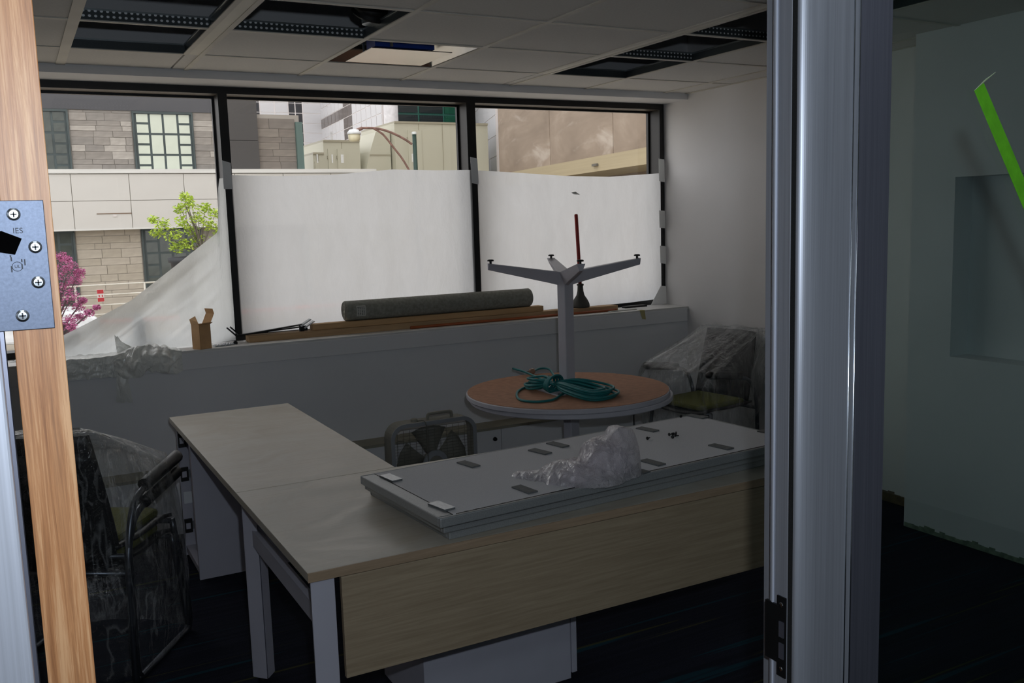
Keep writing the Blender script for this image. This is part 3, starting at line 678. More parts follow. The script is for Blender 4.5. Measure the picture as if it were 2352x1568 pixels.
# ------------------------------------------------------------------ plastic wrapped chairs
def mat_perf_shell():
    t = NT('perforated_black_shell'); vo = t.new('ShaderNodeTexVoronoi'); vo.inputs['Randomness'].default_value = 0; vo.inputs['Scale'].default_value = 75
    t.link(t.coord((1, 1, 1)), vo.inputs['Vector'])
    t.link(t.ramp(vo.outputs['Distance'], [(.17, lin((70, 72, 70))), (.24, lin((10, 11, 15)))]), t.b.inputs['Base Color']); t.b.inputs['Roughness'].default_value = .45; return t.m
M['perfshell'] = mat_perf_shell()
def make_chair(label, loc, rz, dz=0, dx=0, group=None):
    t = thing('guest_chair', label, 'chair', loc, rz, group)
    def P(x, y, z): return (x+dx, y, z+dz)
    rows = []
    for i in range(13):
        u = -1+2*i/12; r_ = []
        for j in range(13):
            v = j/12; r_.append(Vector(P(-.20-.10*v-.05*(1-u*u)+.03, u*(.225-.02*v*v), .46+.43*v)))
        rows.append(r_)
    MB().grid(rows).build('backrest', 'perfshell', t, True, thick=.012)
    rows = []
    for i in range(13):
        u = -1+2*i/12
        rows.append([Vector(P(-.20+.44*j/12, u*.235, .435+.02*u*u-.012*math.sin(PI*j/12)-(.02*((j-9)/3)**2 if j > 9 else 0))) for j in range(13)])
    MB().grid(rows).build('seat_shell', 'mesh', t, True, thick=.014)
    MB().prism([(-.17, -.2), (.20, -.2), (.225, -.15), (.225, .15), (.20, .2), (-.17, .2)], 2, .442+dz, .475+dz).build('seat_pad', 'seatg', t, bevel=.012, loc=(dx, 0, 0))
    for s in (-1, 1):
        y = s*.275
        path = smooth_path([P(.245, y, .675), P(.10, y, .655), P(-.04, y, .635), P(-.13, y, .60), P(-.185, y, .50), P(-.20, y, .38), P(-.21, y, .05), P(-.19, y, .016-dz), P(-.10, y, .013-dz), P(.15, y, .013-dz), P(.23, y, .02-dz), P(.235, y, .08), P(.20, y*.92, .43)], 6)
        MB().tube(path, .0125, 10).build('side_frame', 'tube', t, True)
        a = MB(); a.tube(smooth_path([P(.255, y, .682), P(.15, y, .668), P(.0, y, .65), P(-.05, y, .642)], 5), [.014]+[.026]*14+[.014], 10); a.build('arm_pad', 'black_plastic', t, True)
    MB().tube([P(.19, -.25, .425), P(.19, .25, .425)], .011, 8).build('cross_tube', 'tube', t, True)
    MB().tube([P(-.195, -.275, .42), P(-.195, .275, .42)], .011, 8).build('cross_tube', 'tube', t, True)
    return t
def chair_bag(label, loc, rz, rings, seed, n=72, folds=.02):
    t = thing('plastic_cover', label, 'plastic bag', loc, rz)
    b = MB(); rows = []
    # resample rings (z, x0, x1, half width) with smooth steps
    R = []
    for i in range(len(rings)-1):
        for q in range(7):
            k = q/7; R.append([a+(c-a)*k for a, c in zip(rings[i], rings[i+1])])
    R.append(list(rings[-1]))
    for z, x0, x1, hw in R:
        r_ = []
        for j in range(n+1):
            a = 2*PI*(j % n)/n; c, s = math.cos(a), math.sin(a); sg = lambda v: math.copysign(abs(v)**.55, v)
            x = (x0+x1)/2+sg(c)*(x1-x0)/2; y = sg(s)*hw
            f = folds*(nz(4*c+seed, 4*s, z*1.6)+.6*abs(nz(10*c, 10*s+seed, z*4.5))+.5*abs(nz(17*c, 17*s+seed, z*6))+.3*abs(nz(34*c, 34*s+seed, z*14)))
            r_.append(Vector((x+c*f, y+s*f, z+.02*nz(5*c+seed, 5*s, 3.3))))
        rows.append(r_)
    b.grid(rows); m_ = len(rows); k = len(b.v); ce_ = sum((Vector(v) for v in rows[-1]), Vector())/len(rows[-1])
    b.v.append(tuple(ce_)); b.f += [((m_-1)*(n+1)+j, (m_-1)*(n+1)+j+1, k) for j in range(n)]
    b.build('film', 'clear', t, True); return t
CL = (.155, 3.83, 0); RL = math.radians(57)
make_chair('black guest chair with olive seat, lower of two stacked by the door', CL, RL)
make_chair('black guest chair with olive seat, upper of two stacked by the door', CL, RL, .06, .015)
chair_bag('clear plastic cover over the stacked chairs by the oak door', CL, RL, [(.03, -.24, .27, .30), (.15, -.26, .31, .315), (.45, -.27, .33, .315), (.66, -.29, .30, .31), (.76, -.31, .26, .295), (.86, -.34, .04, .26), (.965, -.34, -.24, .235)], 3.0)
CR_ = (3.87, 4.62, 0); RR = PI+.12
make_chair('black guest chair with olive seat under clear plastic in the window corner', CR_, RR)
chair_bag('wrinkled clear plastic cover draped over the chair in the window corner', CR_, RR, [(.10, -.24, .27, .30), (.40, -.26, .31, .31), (.60, -.27, .33, .315), (.69, -.28, .30, .31), (.76, -.30, .12, .28), (.84, -.34, -.10, .25), (.905, -.34, -.25, .235)], 11.0, 96, .045)

# ------------------------------------------------------------------ things on the window sill
ZS = .998
def board(name, label, mt, x0, x1, y0, y1, z0, z1, rot=0, cat='board', tilt=0):
    o = MB().box(0, x1-x0, 0, y1-y0, 0, z1-z0).build(name, mt, None, bevel=.002, loc=(x0, y0, z0)); o.rotation_euler = (0, -tilt, rot); return tag(o, label, cat)
board('timber_board', 'long rough pine board lying along the window sill', 'pine', 1.165, 3.73, 5.36, 5.45, ZS, ZS+.038, 0)
board('timber_board', 'shorter clean tan board stacked on the long pine board', 'cardb', 1.545, 3.135, 5.372, 5.44, ZS+.0385, ZS+.0745, .004)
st = MB(); st.tube([(0, 0, 0), (1.55, 0, 0)], .009, 10); o = st.build('wooden_dowel', 'redwood', None, True, loc=(2.15, 5.337, ZS+.009)); tag(o, 'reddish stained wooden rod lying at the front of the sill', 'rod')
board('wood_shim', 'pale thin wood shim under the reddish rod end on the sill', 'paper', 3.62, 3.86, 5.30, 5.325, ZS, ZS+.006, .05)
rl = thing('floor_roll', 'dusty grey roll of sheet material lying on the tan board', 'roll', (1.755, 5.415, ZS+.0745), .0)
b = MB(); b.lathe([(.03, 0), (.058, .002), (.061, .008), (.061, 1.285), (.056, 1.292), (.02, 1.292)], (0, 0, .061), 32, 0); b.build('roll_body', 'roll', rl, True)
sp_ = []
for i in range(70): a = i*.42; r = .012+.045*i/70; sp_.append((-.001, r*math.cos(a), .061+r*math.sin(a)))
MB().tube(sp_, .0014, 5).build('spiral_end', 'rollend', rl, True)
rows = [[Vector((x, -.0617*math.cos(a), .061+.0617*math.sin(a))) for a in [-.55+1.1*k/8 for k in range(9)]] for x in (.06, .118)]
lb = MB().grid(rows).build('label', 'paper', rl, True)
b = MB()
for k in range(6):
    for q in range(4):
        a0 = -.42+.15*k; x0 = .066+.0125*q; w_ = .005+.005*abs(nz(k*3.1, q*2.7))
        b.add([(x, -.0621*math.cos(a), .061+.0621*math.sin(a)) for x, a in ((x0, a0), (x0+w_, a0), (x0+w_, a0+.07), (x0, a0+.07))], [(0, 1, 2, 3)])
b.build('label_print', 'engraved', lb)
# plunger
pl = thing('plunger', 'red handled plunger with grey rubber cup standing on the pine board', 'plunger', (3.455, 5.415, ZS+.038))
MB().lathe([(.054, 0), (.062, .002), (.064, .012), (.060, .03), (.045, .06), (.028, .085), (.021, .115), (.019, .15), (.024, .153), (.024, .163), (.016, .165)], (0, 0, 0), 36).build('rubber_cup', 'rubber', pl, True)
b = MB(); b.tube([(0, 0, .12), (-.008, .0, .35), (-.022, 0, .635), (-.0225, 0, .643)], [.0125, .0125, .0125, .009], 14); b.build('handle', 'red', pl, True)
# black bent brackets
for k, (xa, ya, xb, yb) in enumerate(((1.10, 5.395, 1.50, 5.452), (1.125, 5.428, 1.53, 5.475))):
    t = thing('bent_bracket', ['black bent steel strip bracket with one end on the pine board', 'black bent steel strip lying behind its twin on the sill'][k], 'bracket', (xa, ya, ZS))
    L = xb-xa; b = MB()
    b.prism([(-.05, .090), (-.046, .096), (.004, .046), (L, .083-.016*k), (L, .076-.016*k), (.0, .0385)], 1, -.012, .012)
    b.build('strip', 'dark_plate', t)
    b = MB(); b.prism([(L-.03, .072-.016*k), (L+.035, .108-.016*k), (L+.04, .103-.016*k), (L-.022, .066-.016*k)], 1, -.02, .02); b.build('end_flange', 'tape_grey', t)
    bx('foot', 'dark_plate', t, L-.03, L-.005, -.012, .012, .0385, .07-.016*k)
# cardboard box with open flaps
cbx = thing('cardboard_box', 'small tall kraft cardboard box with open flaps on the sill', 'box', (.892, 5.292, ZS), .45)
W2, D2, H2 = .036, .036, .135
b = MB()
for a in ((-W2, W2, -D2, -D2+.002), (-W2, W2, D2-.002, D2)): b.box(*a, 0, H2)
b.box(-W2, -W2+.002, -D2, D2, 0, H2).box(W2-.002, W2, -D2, D2, 0, H2).box(-W2, W2, -D2, D2, 0, .002); b.build('carton', 'card', cbx)
def flap(pts): MB().add(pts, [tuple(range(len(pts)))]).build('flap', 'card', cbx, thick=.0015)
flap([(-W2, -D2, H2), (-W2, D2, H2), (-W2-.008, D2, H2+.03), (-W2+.004, .0, H2+.048), (-W2-.008, -D2, H2+.02)])
flap([(W2, -D2, H2), (W2, D2, H2), (W2+.03, D2, H2+.055), (W2+.03, -D2, H2+.055)]); flap([(W2+.03, D2, H2+.055), (W2+.03, -D2, H2+.055), (W2+.022, -D2, H2+.082), (W2+.022, D2, H2+.082)])
flap([(-W2, -D2, H2), (W2, -D2, H2), (W2-.005, -D2-.03, H2+.012), (-W2+.005, -D2-.03, H2+.012)])
# small metal packs by the box
for k in range(3):
    t = thing('blister_pack', ['thin silver pack of small parts nearest the cardboard box', 'thin silver pack of small parts between two others on the sill', 'thin silver pack of small parts by the black cap on the sill'][k], 'pack', (.985+.032*k, 5.33+.012*k, ZS), .25*k)
    bx('tray', 'galv', t, -.022, .022, -.035, .035, 0, .004)
    for i in range(2):
        for j in range(3): MB().lathe([(.008, .004), (.007, .009), (.003, .010)], (-.01+.02*i, -.022+.022*j, 0), 10).build('blister', 'chrome', t, True)
t = thing('bottle_cap', 'small dark ribbed cap lying at the end of the silver packs', 'cap', (1.085, 5.35, ZS)); MB().lathe([(.011, 0), (.012, .004), (.012, .014), (.009, .018)], n=16).build('shell', 'dark_plate', t); MB().lathe([(.006, .018), (.005, .021)], n=12).build('tip', 'dark_plate', t)
# spray can behind the torn film
sc_ = thing('spray_can', 'slate blue spray can standing on the sill behind the torn plastic', 'can', (.594, 5.474, ZS))
MB().lathe([(.030, 0), (.032, .003), (.032, .15), (.030, .158)], n=28).build('body', mat('slate_blue_can', (58, 72, 88), .4, .2, var=.08), sc_, True)
MB().lathe([(.030, .158), (.024, .176), (.014, .186)], n=24).build('shoulder', 'galv', sc_, True)
MB().lathe([(.010, .186), (.010, .202), (.006, .206)], n=16).build('nozzle', 'dark_plate', sc_, True)
bx('metal_strip', 'black_plastic', None, 0, .19, 0, .05, 0, .012, loc=(3.86, 5.45, ZS)); tag(bpy.data.objects['metal_strip'], 'short black strip on the sill under the right window', 'strip')
for nm, x, y, lb_ in (('paper_scrap', 1475, 722, 'yellowish paper scrap hanging over the sill edge by the right wall'),):
    p = at(x, y, 1, YW-.004); o = MB().add([(-.02, .03, .017), (.02, .03, .017), (.022, .0, .016), (-.02, 0, .016), (.03, -.002, -.05), (.0, -.002, -.045)], [(0, 1, 2, 3), (3, 2, 4, 5)]).build(nm, mat('yellow_paper', (176, 166, 118), .8), None, thick=.0008, loc=(p.x, p.y, ZS-.0155)); tag(o, lb_, 'paper')

# ------------------------------------------------------------------ plastic sheets on the windows, tape
def lerp_pts(pts, x):
    for (a, b_), (c, d) in zip(pts, pts[1:]):
        if x <= c: return b_+(d-b_)*(x-a)/(c-a) if c > a else d
    return pts[-1][1]
def window_sheet(label, x0, x1, top, bot, seed, ydisp=.006):
    """top/bot: (X, Z) outlines in metres"""
    b = MB(); rows = []; n, m_ = 70, 50
    for i in range(n+1):
        x = x0+(x1-x0)*i/n; zt, zb = lerp_pts(top, x), lerp_pts(bot, x); r_ = []
        for j in range(m_+1):
            v = j/m_; z = zb+(zt-zb)*v
            e = min(1, min(x-x0, x1-x)/.08)
            cr = min(math.hypot(x-x0, z-zt), math.hypot(x-x1, z-zt), math.hypot(x-x1, z-zb))
            ang = math.atan2(z-zb, x1-x+.01)
            y = YF-.007+ydisp*e*(nz(x*2.2+seed, z*2.2)*1.2+.6*nz(x*9, z*2+seed))+.006*math.exp(-cr/.16)*nz(ang*9+seed, cr*1.5)*e
            r_.append(Vector((x, y, z)))
        rows.append(r_)
    b.grid(rows); t = thing('plastic_sheet', label, 'plastic sheet', (0, 0, 0)); b.v = [(v[0]-x0, v[1]-YF, v[2]-ZS) for v in b.v]; t.location = (x0, YF, ZS)
    b.build('film', 'sheet', t, True); return t
def wpt(*ps): return [(q.x, q.z) for q in (at(x, y, 1, YF-.006) for x, y in ps)]
s2 = window_sheet('milky plastic sheet taped across the lower middle window', 1.157, 2.692, wpt((522, 402), (640, 404), (760, 402), (830, 395), (900, 389), (1000, 391), (1082, 390)), [(1, 1.035), (3, 1.035)], 2.0)
s3 = window_sheet('milky plastic sheet taped across the lower window behind the plunger', 2.733, 4.222, wpt((1092, 391), (1180, 396), (1300, 404), (1400, 406), (1512, 398)), [(2.6, 1.03), (3.9, 1.03), (4.3, 1.045)], 8.0)
tear = [at(x, y, 1, YF-.010) for x, y in ((1312, 442), (1322, 440), (1332, 447), (1318, 446))]
o = MB().add([q-s3.location for q in tear], [(0, 1, 2, 3)]).build('torn_flap', 'tape_white', s3, thick=.001)
# torn sheet on the first window: hangs from the mullion and slumps onto the sill
top1 = wpt((60, 812), (148, 768), (200, 742), (300, 690), (400, 612), (470, 556), (496, 536), (500, 528), (501, 410), (520, 408), (532, 408))
b = MB(); rows = []; xa, xb = -.05, 1.118
for i in range(121):
    x = xa+(xb-xa)*i/120; zt = lerp_pts(top1, x); zb = 1.004; r_ = []
    for j in range(41):
        v = j/40; z = zb+(zt-zb)*v
        q_ = z*.80-x*.58; al = x*.80+z*.58; fold = (.018*nz(q_*8, al*1.4, .7)+.009*abs(nz(q_*20, al*2.0, 5.1))+.003*abs(nz(q_*48, al*6, 2.2)))*(.35+.65*min(1, (zt-z)*8+.2))
        slump = .085*(1-v**3)*(1 if x < .90 else max(0, (1.1-x)/.2))
        r_.append(Vector((x, YF-.012-abs(fold)*min(1, (xb-x)*8)-slump, z)))
    rows.append(r_)
t = thing('plastic_sheet', 'torn milky plastic sheet drooping diagonally off the left window', 'plastic sheet', (xa, YF, ZS)); b.grid(rows); b.v = [(v[0]-xa, v[1]-YF, v[2]-ZS) for v in b.v]; b.build('film', 'sheet_loose', t, True)
fp = [at(x, y, 1, YF-.02)-t.location for x, y in ((497, 590), (512, 585), (530, 668), (512, 684), (490, 660))]

# crumpled remainder over the sill edge
cp = thing('crumpled_plastic', 'crumpled torn plastic bunched over the sill edge under the left window', 'plastic sheet', (.1, 5.25, ZS))
x0, x1 = at(150, 830, 1, 5.24).x, at(417, 815, 1, 5.24).x; rows = []
for i in range(97):
    u = i/96; x = x0+(x1-x0)*u; r_ = []
    hang = at(0, 0, 1, 1) and (.895 if u < .42 else .893-.012*math.sin((u-.42)*16))
    hang += .008*nz(u*14, 2.2)
    bulge = .06*max(0, math.sin(PI*min(1, max(0, (u-.38)/.6))))
    for j in range(49):
        v = j/48
        if v < .5: y = 5.42-(5.42-5.235)*(v/.5); z = ZS+.004+bulge*.6*math.sin(PI*v)
        else: y = 5.235-bulge*math.sin(PI*(v-.5)*1.6); z = ZS+.004-(ZS+.004-hang)*((v-.5)/.5)+bulge*.6*math.sin(PI*v)
        k = .016+.45*bulge
        y -= k*abs(nz(u*10, v*4.5, 3.1))+.4*k*abs(nz(u*24, v*11, 6)); z += k*abs(nz(u*11+4, v*5, 1.1))*.9
        r_.append(Vector((x-.1, y-5.25-.004, z-ZS)))
    rows.append(r_)
MB().grid(rows).build('draped_film', 'sheet_crumple', cp, True)
def px_film(pts, y, name, mt, depth):
    q = [at(a, b_, 1, y+d) - cp.location for a, b_, d in pts]; return q
rows = []
for i in range(17):
    u = i/16; L_ = at(268+0*u, 852+72*u, 1, 5.215); R_ = at(292+13*u, 852+72*u, 1, 5.215)
    rows.append([L_.lerp(R_, j/8)+Vector((.004*nz(u*5, j*.4), -.02*math.sin(PI*u)*math.sin(PI*j/8)+.008*nz(u*4, j*.6, 2), .006*nz(j*.9, 5)*u))-cp.location for j in range(9)])
MB().grid(rows).build('hanging_tail', 'sheet_crumple', cp, True)
rows = []
for i in range(15):
    u = i/14; a = at(262+8*u, 768+50*u, 1, 5.30); c_ = at(296+90*u, 800+20*u, 1, 5.30+.05)
    rows.append([a.lerp(c_, j/14)+Vector((0, -.035*math.sin(PI*j/14)+.02*nz(u*5, j*.5, 8), .018*nz(u*4, j*.5)))-cp.location for j in range(15)])
MB().grid(rows).build('crumpled_fold', 'sheet_crumple', cp, True)
def tape(label, pts, y, mt, parent_name='tape_piece'):
    q = [at(a, b_, 1, y) for a, b_ in pts]; o_ = q[0]
    o = MB().add([p-o_ for p in q]+[p-o_+Vector((0, .0012, 0)) for p in q], [(0, 1, 2, 3), (7, 6, 5, 4), (0, 4, 5, 1), (1, 5, 6, 2), (2, 6, 7, 3), (3, 7, 4, 0)]).build(parent_name, mt, None, loc=o_); return tag(o, label, 'tape')
tape('grey tape on the mullion between the torn sheet and the middle window', [(510, 368), (530, 374), (534, 434), (514, 434)], YF-.0165, 'tape_grey')
tape('grey tape on the mullion between the middle window and the right window', [(1080, 360), (1096, 364), (1100, 424), (1084, 420)], YF-.0165, 'tape_grey')
for i, (lb_, pts) in enumerate((('white tape at the top corner of the right window sheet', [(1513, 364), (1526, 366), (1527, 418), (1514, 416)]), ('upper white tape strip down the right window jamb', [(1514, 483), (1527, 484), (1528, 524), (1515, 523)]), ('lower white tape strip down the right window jamb', [(1516, 564), (1529, 565), (1530, 606), (1517, 604)]))):
    tape(lb_, pts, YF-.0165, 'tape_white')
o = tape('white tape around the bottom corner of the right window sheet', [(1518, 656), (1530, 657), (1531, 697), (1494, 702)], YF-.0175, 'tape_white')
# ------------------------------------------------------------------ outside
GZ = -.6
struct(bx('ground', mat('street_paving', (168, 160, 146), .9, var=.12, scale=.6), None, -60, 90, 5.9, 110, GZ-.3, GZ), 'pale paved street outside the windows')
LIME = [mat('limestone_%d' % k, c, .9, var=.14, scale=2.5) for k, c in enumerate(((142, 136, 129), (138, 132, 125), (146, 140, 133), (135, 130, 124), (166, 160, 152)))]
TANS = [mat('tan_stone_%d' % k, c, .9, var=.08, scale=2.5) for k, c in enumerate(((178, 169, 155), (175, 166, 151), (181, 172, 158), (172, 163, 148)))]
BRNS = [mat('brown_stone_%d' % k, c, .9, var=.14, scale=2.5) for k, c in enumerate(((124, 116, 108), (121, 113, 105), (128, 120, 111), (118, 111, 104)))]
joint = mat('mortar', (152, 146, 138), .95)
bronze = mat('verdigris_bronze', (62, 72, 72), .6, var=.3, scale=3)
pale_pane = mat('pale_blind_pane', (196, 202, 186), .25, var=.05, scale=1); dark_pane = mat('dark_pane', (66, 72, 66), .12, var=.35, scale=1.2)
SHARE = {}
def unit_box(mt, name):
    k = (mt.name, name)
    if k not in SHARE:
        me = bpy.data.meshes.new(name); q = MB().box(0, 1, 0, 1, 0, 1); me.from_pydata(q.v, [], q.f); me.update()
        import bmesh
        bm = bmesh.new(); bm.from_mesh(me); bmesh.ops.recalc_face_normals(bm, faces=bm.faces); bm.to_mesh(me); bm.free()
        me.materials.append(mt); SHARE[k] = me
    return SHARE[k]
def piece(name, mt, parent, x0, x1, y0, y1, z0, z1):
    o = bpy.data.objects.new(name, unit_box(mt, name)); COL.objects.link(o); o.parent = parent
    o.location = (x0, y0, z0); o.scale = (x1-x0, y1-y0, z1-z0); return o
def stone_wall(parent, x0, x1, z0, z1, y, mats, row=.17, wmin=.3, wmax=.75):
    z = z0
    while z < z1-.02:
        h = min(row*rnd.choice((.8, 1, 1, 1.25)), z1-z); x = x0
        if z1-z-h < .05: h = z1-z
        while x < x1-.01:
            w_ = rnd.uniform(wmin, wmax); w_ = x1-x if x1-x-w_ < .15 else w_
            piece('stone_block', mats[rnd.choice((0, 0, 0, 1, 1, 2, 2, 3, 3, len(mats)-1))], parent, x+.006, x+w_-.006, y-rnd.uniform(.0, .02), y+.1, z+.005, z+h-.005); x += w_
        z += h
stone = thing('stone_building', 'limestone building with bronze grid windows and a cream parapet band', 'building', (0, 28, GZ))
def S(name, mt, x0, x1, y0, y1, z0, z1): return piece(name, mt, stone, x0, x1, y0, y1, z0-GZ, z1-GZ)
FX0, FX1 = -6.0, 8.06
S('wall_core', joint, FX0, 8.0, .06, 6, GZ, 4.97)
S('roof_band', mat('dark_roof_metal', (70, 70, 73), .6, var=.18, scale=1.5), FX0, 5.85, .02, 6, 4.97, 7.5)
def sw(x0, x1, z0, z1, mats, **k):
    n0 = set(stone.children); stone_wall(stone, x0, x1, z0-GZ, z1-GZ, .05, mats, **k)
sw(1.72, 3.28, 3.34, 4.96, LIME); sw(4.93, 5.86, 3.34, 4.96, LIME); sw(6.70, 7.86, 3.34, 4.86, BRNS, row=.2)
sw(1.62, 3.28, GZ, 1.74, TANS, row=.2, wmin=.35, wmax=.8)
def bronze_window(x0, x1, z0, z1, cols, rows, pane):
    r = S('window', bronze, x0, x1, .03, .05, z0, z1)
    for cx0, cx1, rr in cols:
        for i in range(rr):
            a0 = z0+(z1-z0)*i/rr; a1 = z0+(z1-z0)*(i+1)/rr
            S('pane', pane, x0+(x1-x0)*cx0+.03, x0+(x1-x0)*cx1-.03, .022, .04, a0+.03, a1-.03)
    for a in (x0-.02, x1-.03): S('window_frame', bronze, a, a+.05, -.02, .05, z0, z1+.03)
    S('window_frame', bronze, x0-.02, x1+.02, -.02, .05, z1-.02, z1+.04)
Q = [(.04, .27, 6), (.27, .5, 3), (.5, .75, 3), (.75, .97, 6)]
bronze_window(3.32, 4.90, 3.2, 4.92, Q, 6, pale_pane); bronze_window(.15, 1.68, 3.2, 4.92, Q, 6, dark_pane)
bronze_window(3.32, 4.9, -.3, 1.70, Q, 6, dark_pane); bronze_window(.05, 1.58, -.3, 1.70, Q, 6, dark_pane)
cream = mat('cream_metal_panel', (196, 193, 187), .55, var=.03, scale=1)
xs = [-1.2, .14, 1.62-.02, 3.05, 4.48, 5.9, 7.3, 8.75, 10.2]
for x0, x1 in zip(xs, xs[1:]):
    for z0, z1 in ((1.76, 2.50), (2.515, 3.22)): S('cream_panel', cream, x0+.008, x1-.008, -.42, -.3, z0, z1)
S('parapet_core', mat('cream_joint', (150, 146, 136), .7), -1.2, 10.2, -.39, .05, 1.75, 3.24); S('parapet_cap', mat('cap_metal', (206, 205, 200), .5), -1.2, 10.2, -.46, .08, 3.24, 3.35)
S('parapet_drip', mat('cap_metal', (206, 205, 200), .5), -1.2, 10.2, -.44, -.3, 1.72, 1.76)
S('canopy_roof', mat('cap_metal', (206, 205, 200), .5), -1.2, 10.2, -.3, .1, 3.2, 3.3)
ra, rc = at(222, 491, 1, 27.57), at(303, 490, 1, 27.57)
S('rust_streak', mat('rust_stain', (122, 104, 88), .9, var=.3), ra.x, rc.x, -.435, -.42, ra.z-.012, ra.z+.012)
rd = at(264, 495, 1, 27.57); S('wall_plate', mat('sign_white', (206, 200, 196), .6), rd.x-.05, rd.x+.05, -.436, -.42, rd.z-.03, rd.z+.03)
dark_metal = mat('dark_metal_panel', (66, 63, 61), .55, var=.05, scale=.8)
z = GZ
while z < 8: S('metal_panel', dark_metal, 5.86, 6.72, -.1, 2, z+.006, z+1.19); z += 1.2
S('metal_core', mat('dark_joint', (52, 50, 50), .7), 5.87, 6.70, -.06, 2, GZ, 8)
S('green_corner_post', mat('green_patina', (84, 104, 98), .6), 7.87, 8.07, -.05, .4, GZ, 4.76)
# white panelled building behind
wb = thing('white_tower', 'white panelled building with black window strips behind the stone wall', 'building', (0, 50, GZ))
wp = mat('white_panel', (204, 203, 205), .5, var=.02, scale=.5); wj = mat('panel_joint', (226, 220, 218), .7); bw = mat('black_window', (52, 52, 56), .12, var=.4, scale=.4); bw2 = mat('smoky_window', (108, 100, 96), .15, var=.25, scale=.4)
def WB(nm, mt, x0, x1, y0, y1, z0, z1): return piece(nm, mt, wb, x0, x1, y0, y1, z0-GZ, z1-GZ)
WB('wall_core', wj, 11.0, 15.6, .02, 6, GZ, 14)
cols = [(11.0, 12.0, 'b'), (12.0, 12.22, 'b'), (12.22, 13.0, 'w'), (13.0, 13.72, 'w'), (13.72, 14.1, 'b'), (14.1, 14.5, 'b'), (14.5, 15.56, 'w')]
for x0, x1, k in cols:
    z = 3.0
    while z < 10.5:
        WB('window_pane' if k == 'b' else 'white_panel', bw if k == 'b' else wp, x0+.03, x1-.03, 0, .2, z+.02, z+.50); z += .52
aw = thing('white_wing', 'angled wing of the white panelled building with a ribbon of windows', 'building', (15.5, 50, GZ), math.atan2(-1, -.093))
LW = 12.3
def AW(nm, mt, u0, u1, z0, z1, d=0.0): return piece(nm, mt, aw, u0, u1, -.02-d, .2, z0-GZ, z1-GZ)
piece('wall_core', wj, aw, 0, LW, 0, .6, 0, 14)
nu = 14
for i in range(nu):
    u0, u1 = LW*i/nu, LW*(i+1)/nu; z = 2.6; r = 0
    while z < 9.5:
        win = (r == 8 and i < 8) or (i in (6, 7)); AW('window_pane' if win else 'white_panel', (bw2 if win else wp), u0+.045, u1-.045, z+.02, z+.51); z += .53; r += 1
pp = thing('vent_stack', 'thick white vertical pipe at the end of the angled wing', 'pipe', (14.5, 37.1, GZ))
MB().lathe([(.3, 0), (.3, 9.5)], n=28).build('pipe', mat('white_pipe', (206, 202, 202), .5), pp, True)
for z in (3.5, 5.6, 7.7): MB().lathe([(.33, z), (.33, z+.12)], n=28).build('collar', mat('white_pipe', (206, 202, 202), .5), pp)
gc = thing('green_glass_building', 'building with a dark green glass curtain wall behind the rooftop units', 'building', (0, 41, GZ))
def G(nm, mt, x0, x1, y0, y1, z0, z1): return piece(nm, mt, gc, x0, x1, y0, y1, z0-GZ, z1-GZ)
gfr = mat('green_frame', (50, 112, 98), .5); gd = mat('dark_green_glass', (30, 40, 42), .08, var=.3, scale=.5); gg = mat('green_spandrel', (12, 84, 62), .3, var=.1)
G('frame', gfr, 15.9, 21, .1, 4, GZ, 12)
for i in range(3):
    for j in range(8): x0 = 16.15+1.28*i; z0 = 3.2+.88*j; G('pane', gg if i == 2 and j > 1 else gd, x0+.05, x0+1.23, .04, .15, z0+.05, z0+.83)
# rooftop plant
pb = thing('plant_building', 'low beige building carrying the rooftop units', 'building', (10.2, 31.5, GZ))
piece('block', mat('beige_render', (176, 168, 150), .9), pb, 0, 6.6, 0, 5, 0, 3.75); piece('parapet', mat('beige_render', (176, 168, 150), .9), pb, -.1, 6.7, -.1, 0, 3.6, 3.74)
bm_ = mat('beige_unit_metal', (190, 187, 168), .5, var=.05, scale=.7); bm2 = mat('beige_unit_trim', (160, 154, 134), .5, var=.05)  # second beige is darker, for roof edges, seams and hinges
ZR = 3.15
def unit(label, x0, x1, y0, y1, h, doors, panels=True):
    t = thing('rooftop_unit', label, 'hvac unit', (x0, y0, ZR), 0)
    piece('casing', bm_, t, 0, x1-x0, 0, y1-y0, 0, h); piece('roof_edge', bm2, t, 0, x1-x0, -.04, y1-y0, h, h+.07)
    n = max(2, int((x1-x0)/.8))
    for i in range(1, n): piece('seam', bm2, t, (x1-x0)*i/n-.012, (x1-x0)*i/n+.012, -.012, .01, 0, h)
    for a, c in doors:
        d = piece('door', bm_, t, a, c, -.04, 0, .05, h-.25)
        piece('door_hinge', bm2, t, a-.03, a, -.06, 0, .4, .5); piece('door_hinge', bm2, t, a-.03, a, -.06, 0, h-.6, h-.5)
        piece('notice', mat('white_notice', (225, 225, 222), .6), t, a+.12, min(c-.08, a+.3), -.048, -.04, .75, 1.05)
    return t
YU = 33
unit('small low beige rooftop unit at the end of the row', 9.85, 10.25, YU, YU+3, 1.05, [(.05, .2)])
unit('beige rooftop unit with narrow doors beside the small one', 10.25, 11.62, YU, YU+3, 1.5, [(.15, .4), (.5, .8)])
du = thing('sloped_duct', 'beige rooftop intake hood with a slanted side', 'duct', (11.62, YU-.25, ZR)); MB().prism([(0, 0), (1.10, 0), (1.10, 1.9), (.55, 1.85), (.3, 1.15)], 1, 0, 2).build('hood', bm_, du); piece('rib', bm2, du, .28, 1.10, -.02, 0, 1.0, 1.05)
unit('large beige rooftop unit with a tall access door', 12.77, 16.6, YU-.6, YU+3, 2.15, [(.5, 1.05)])
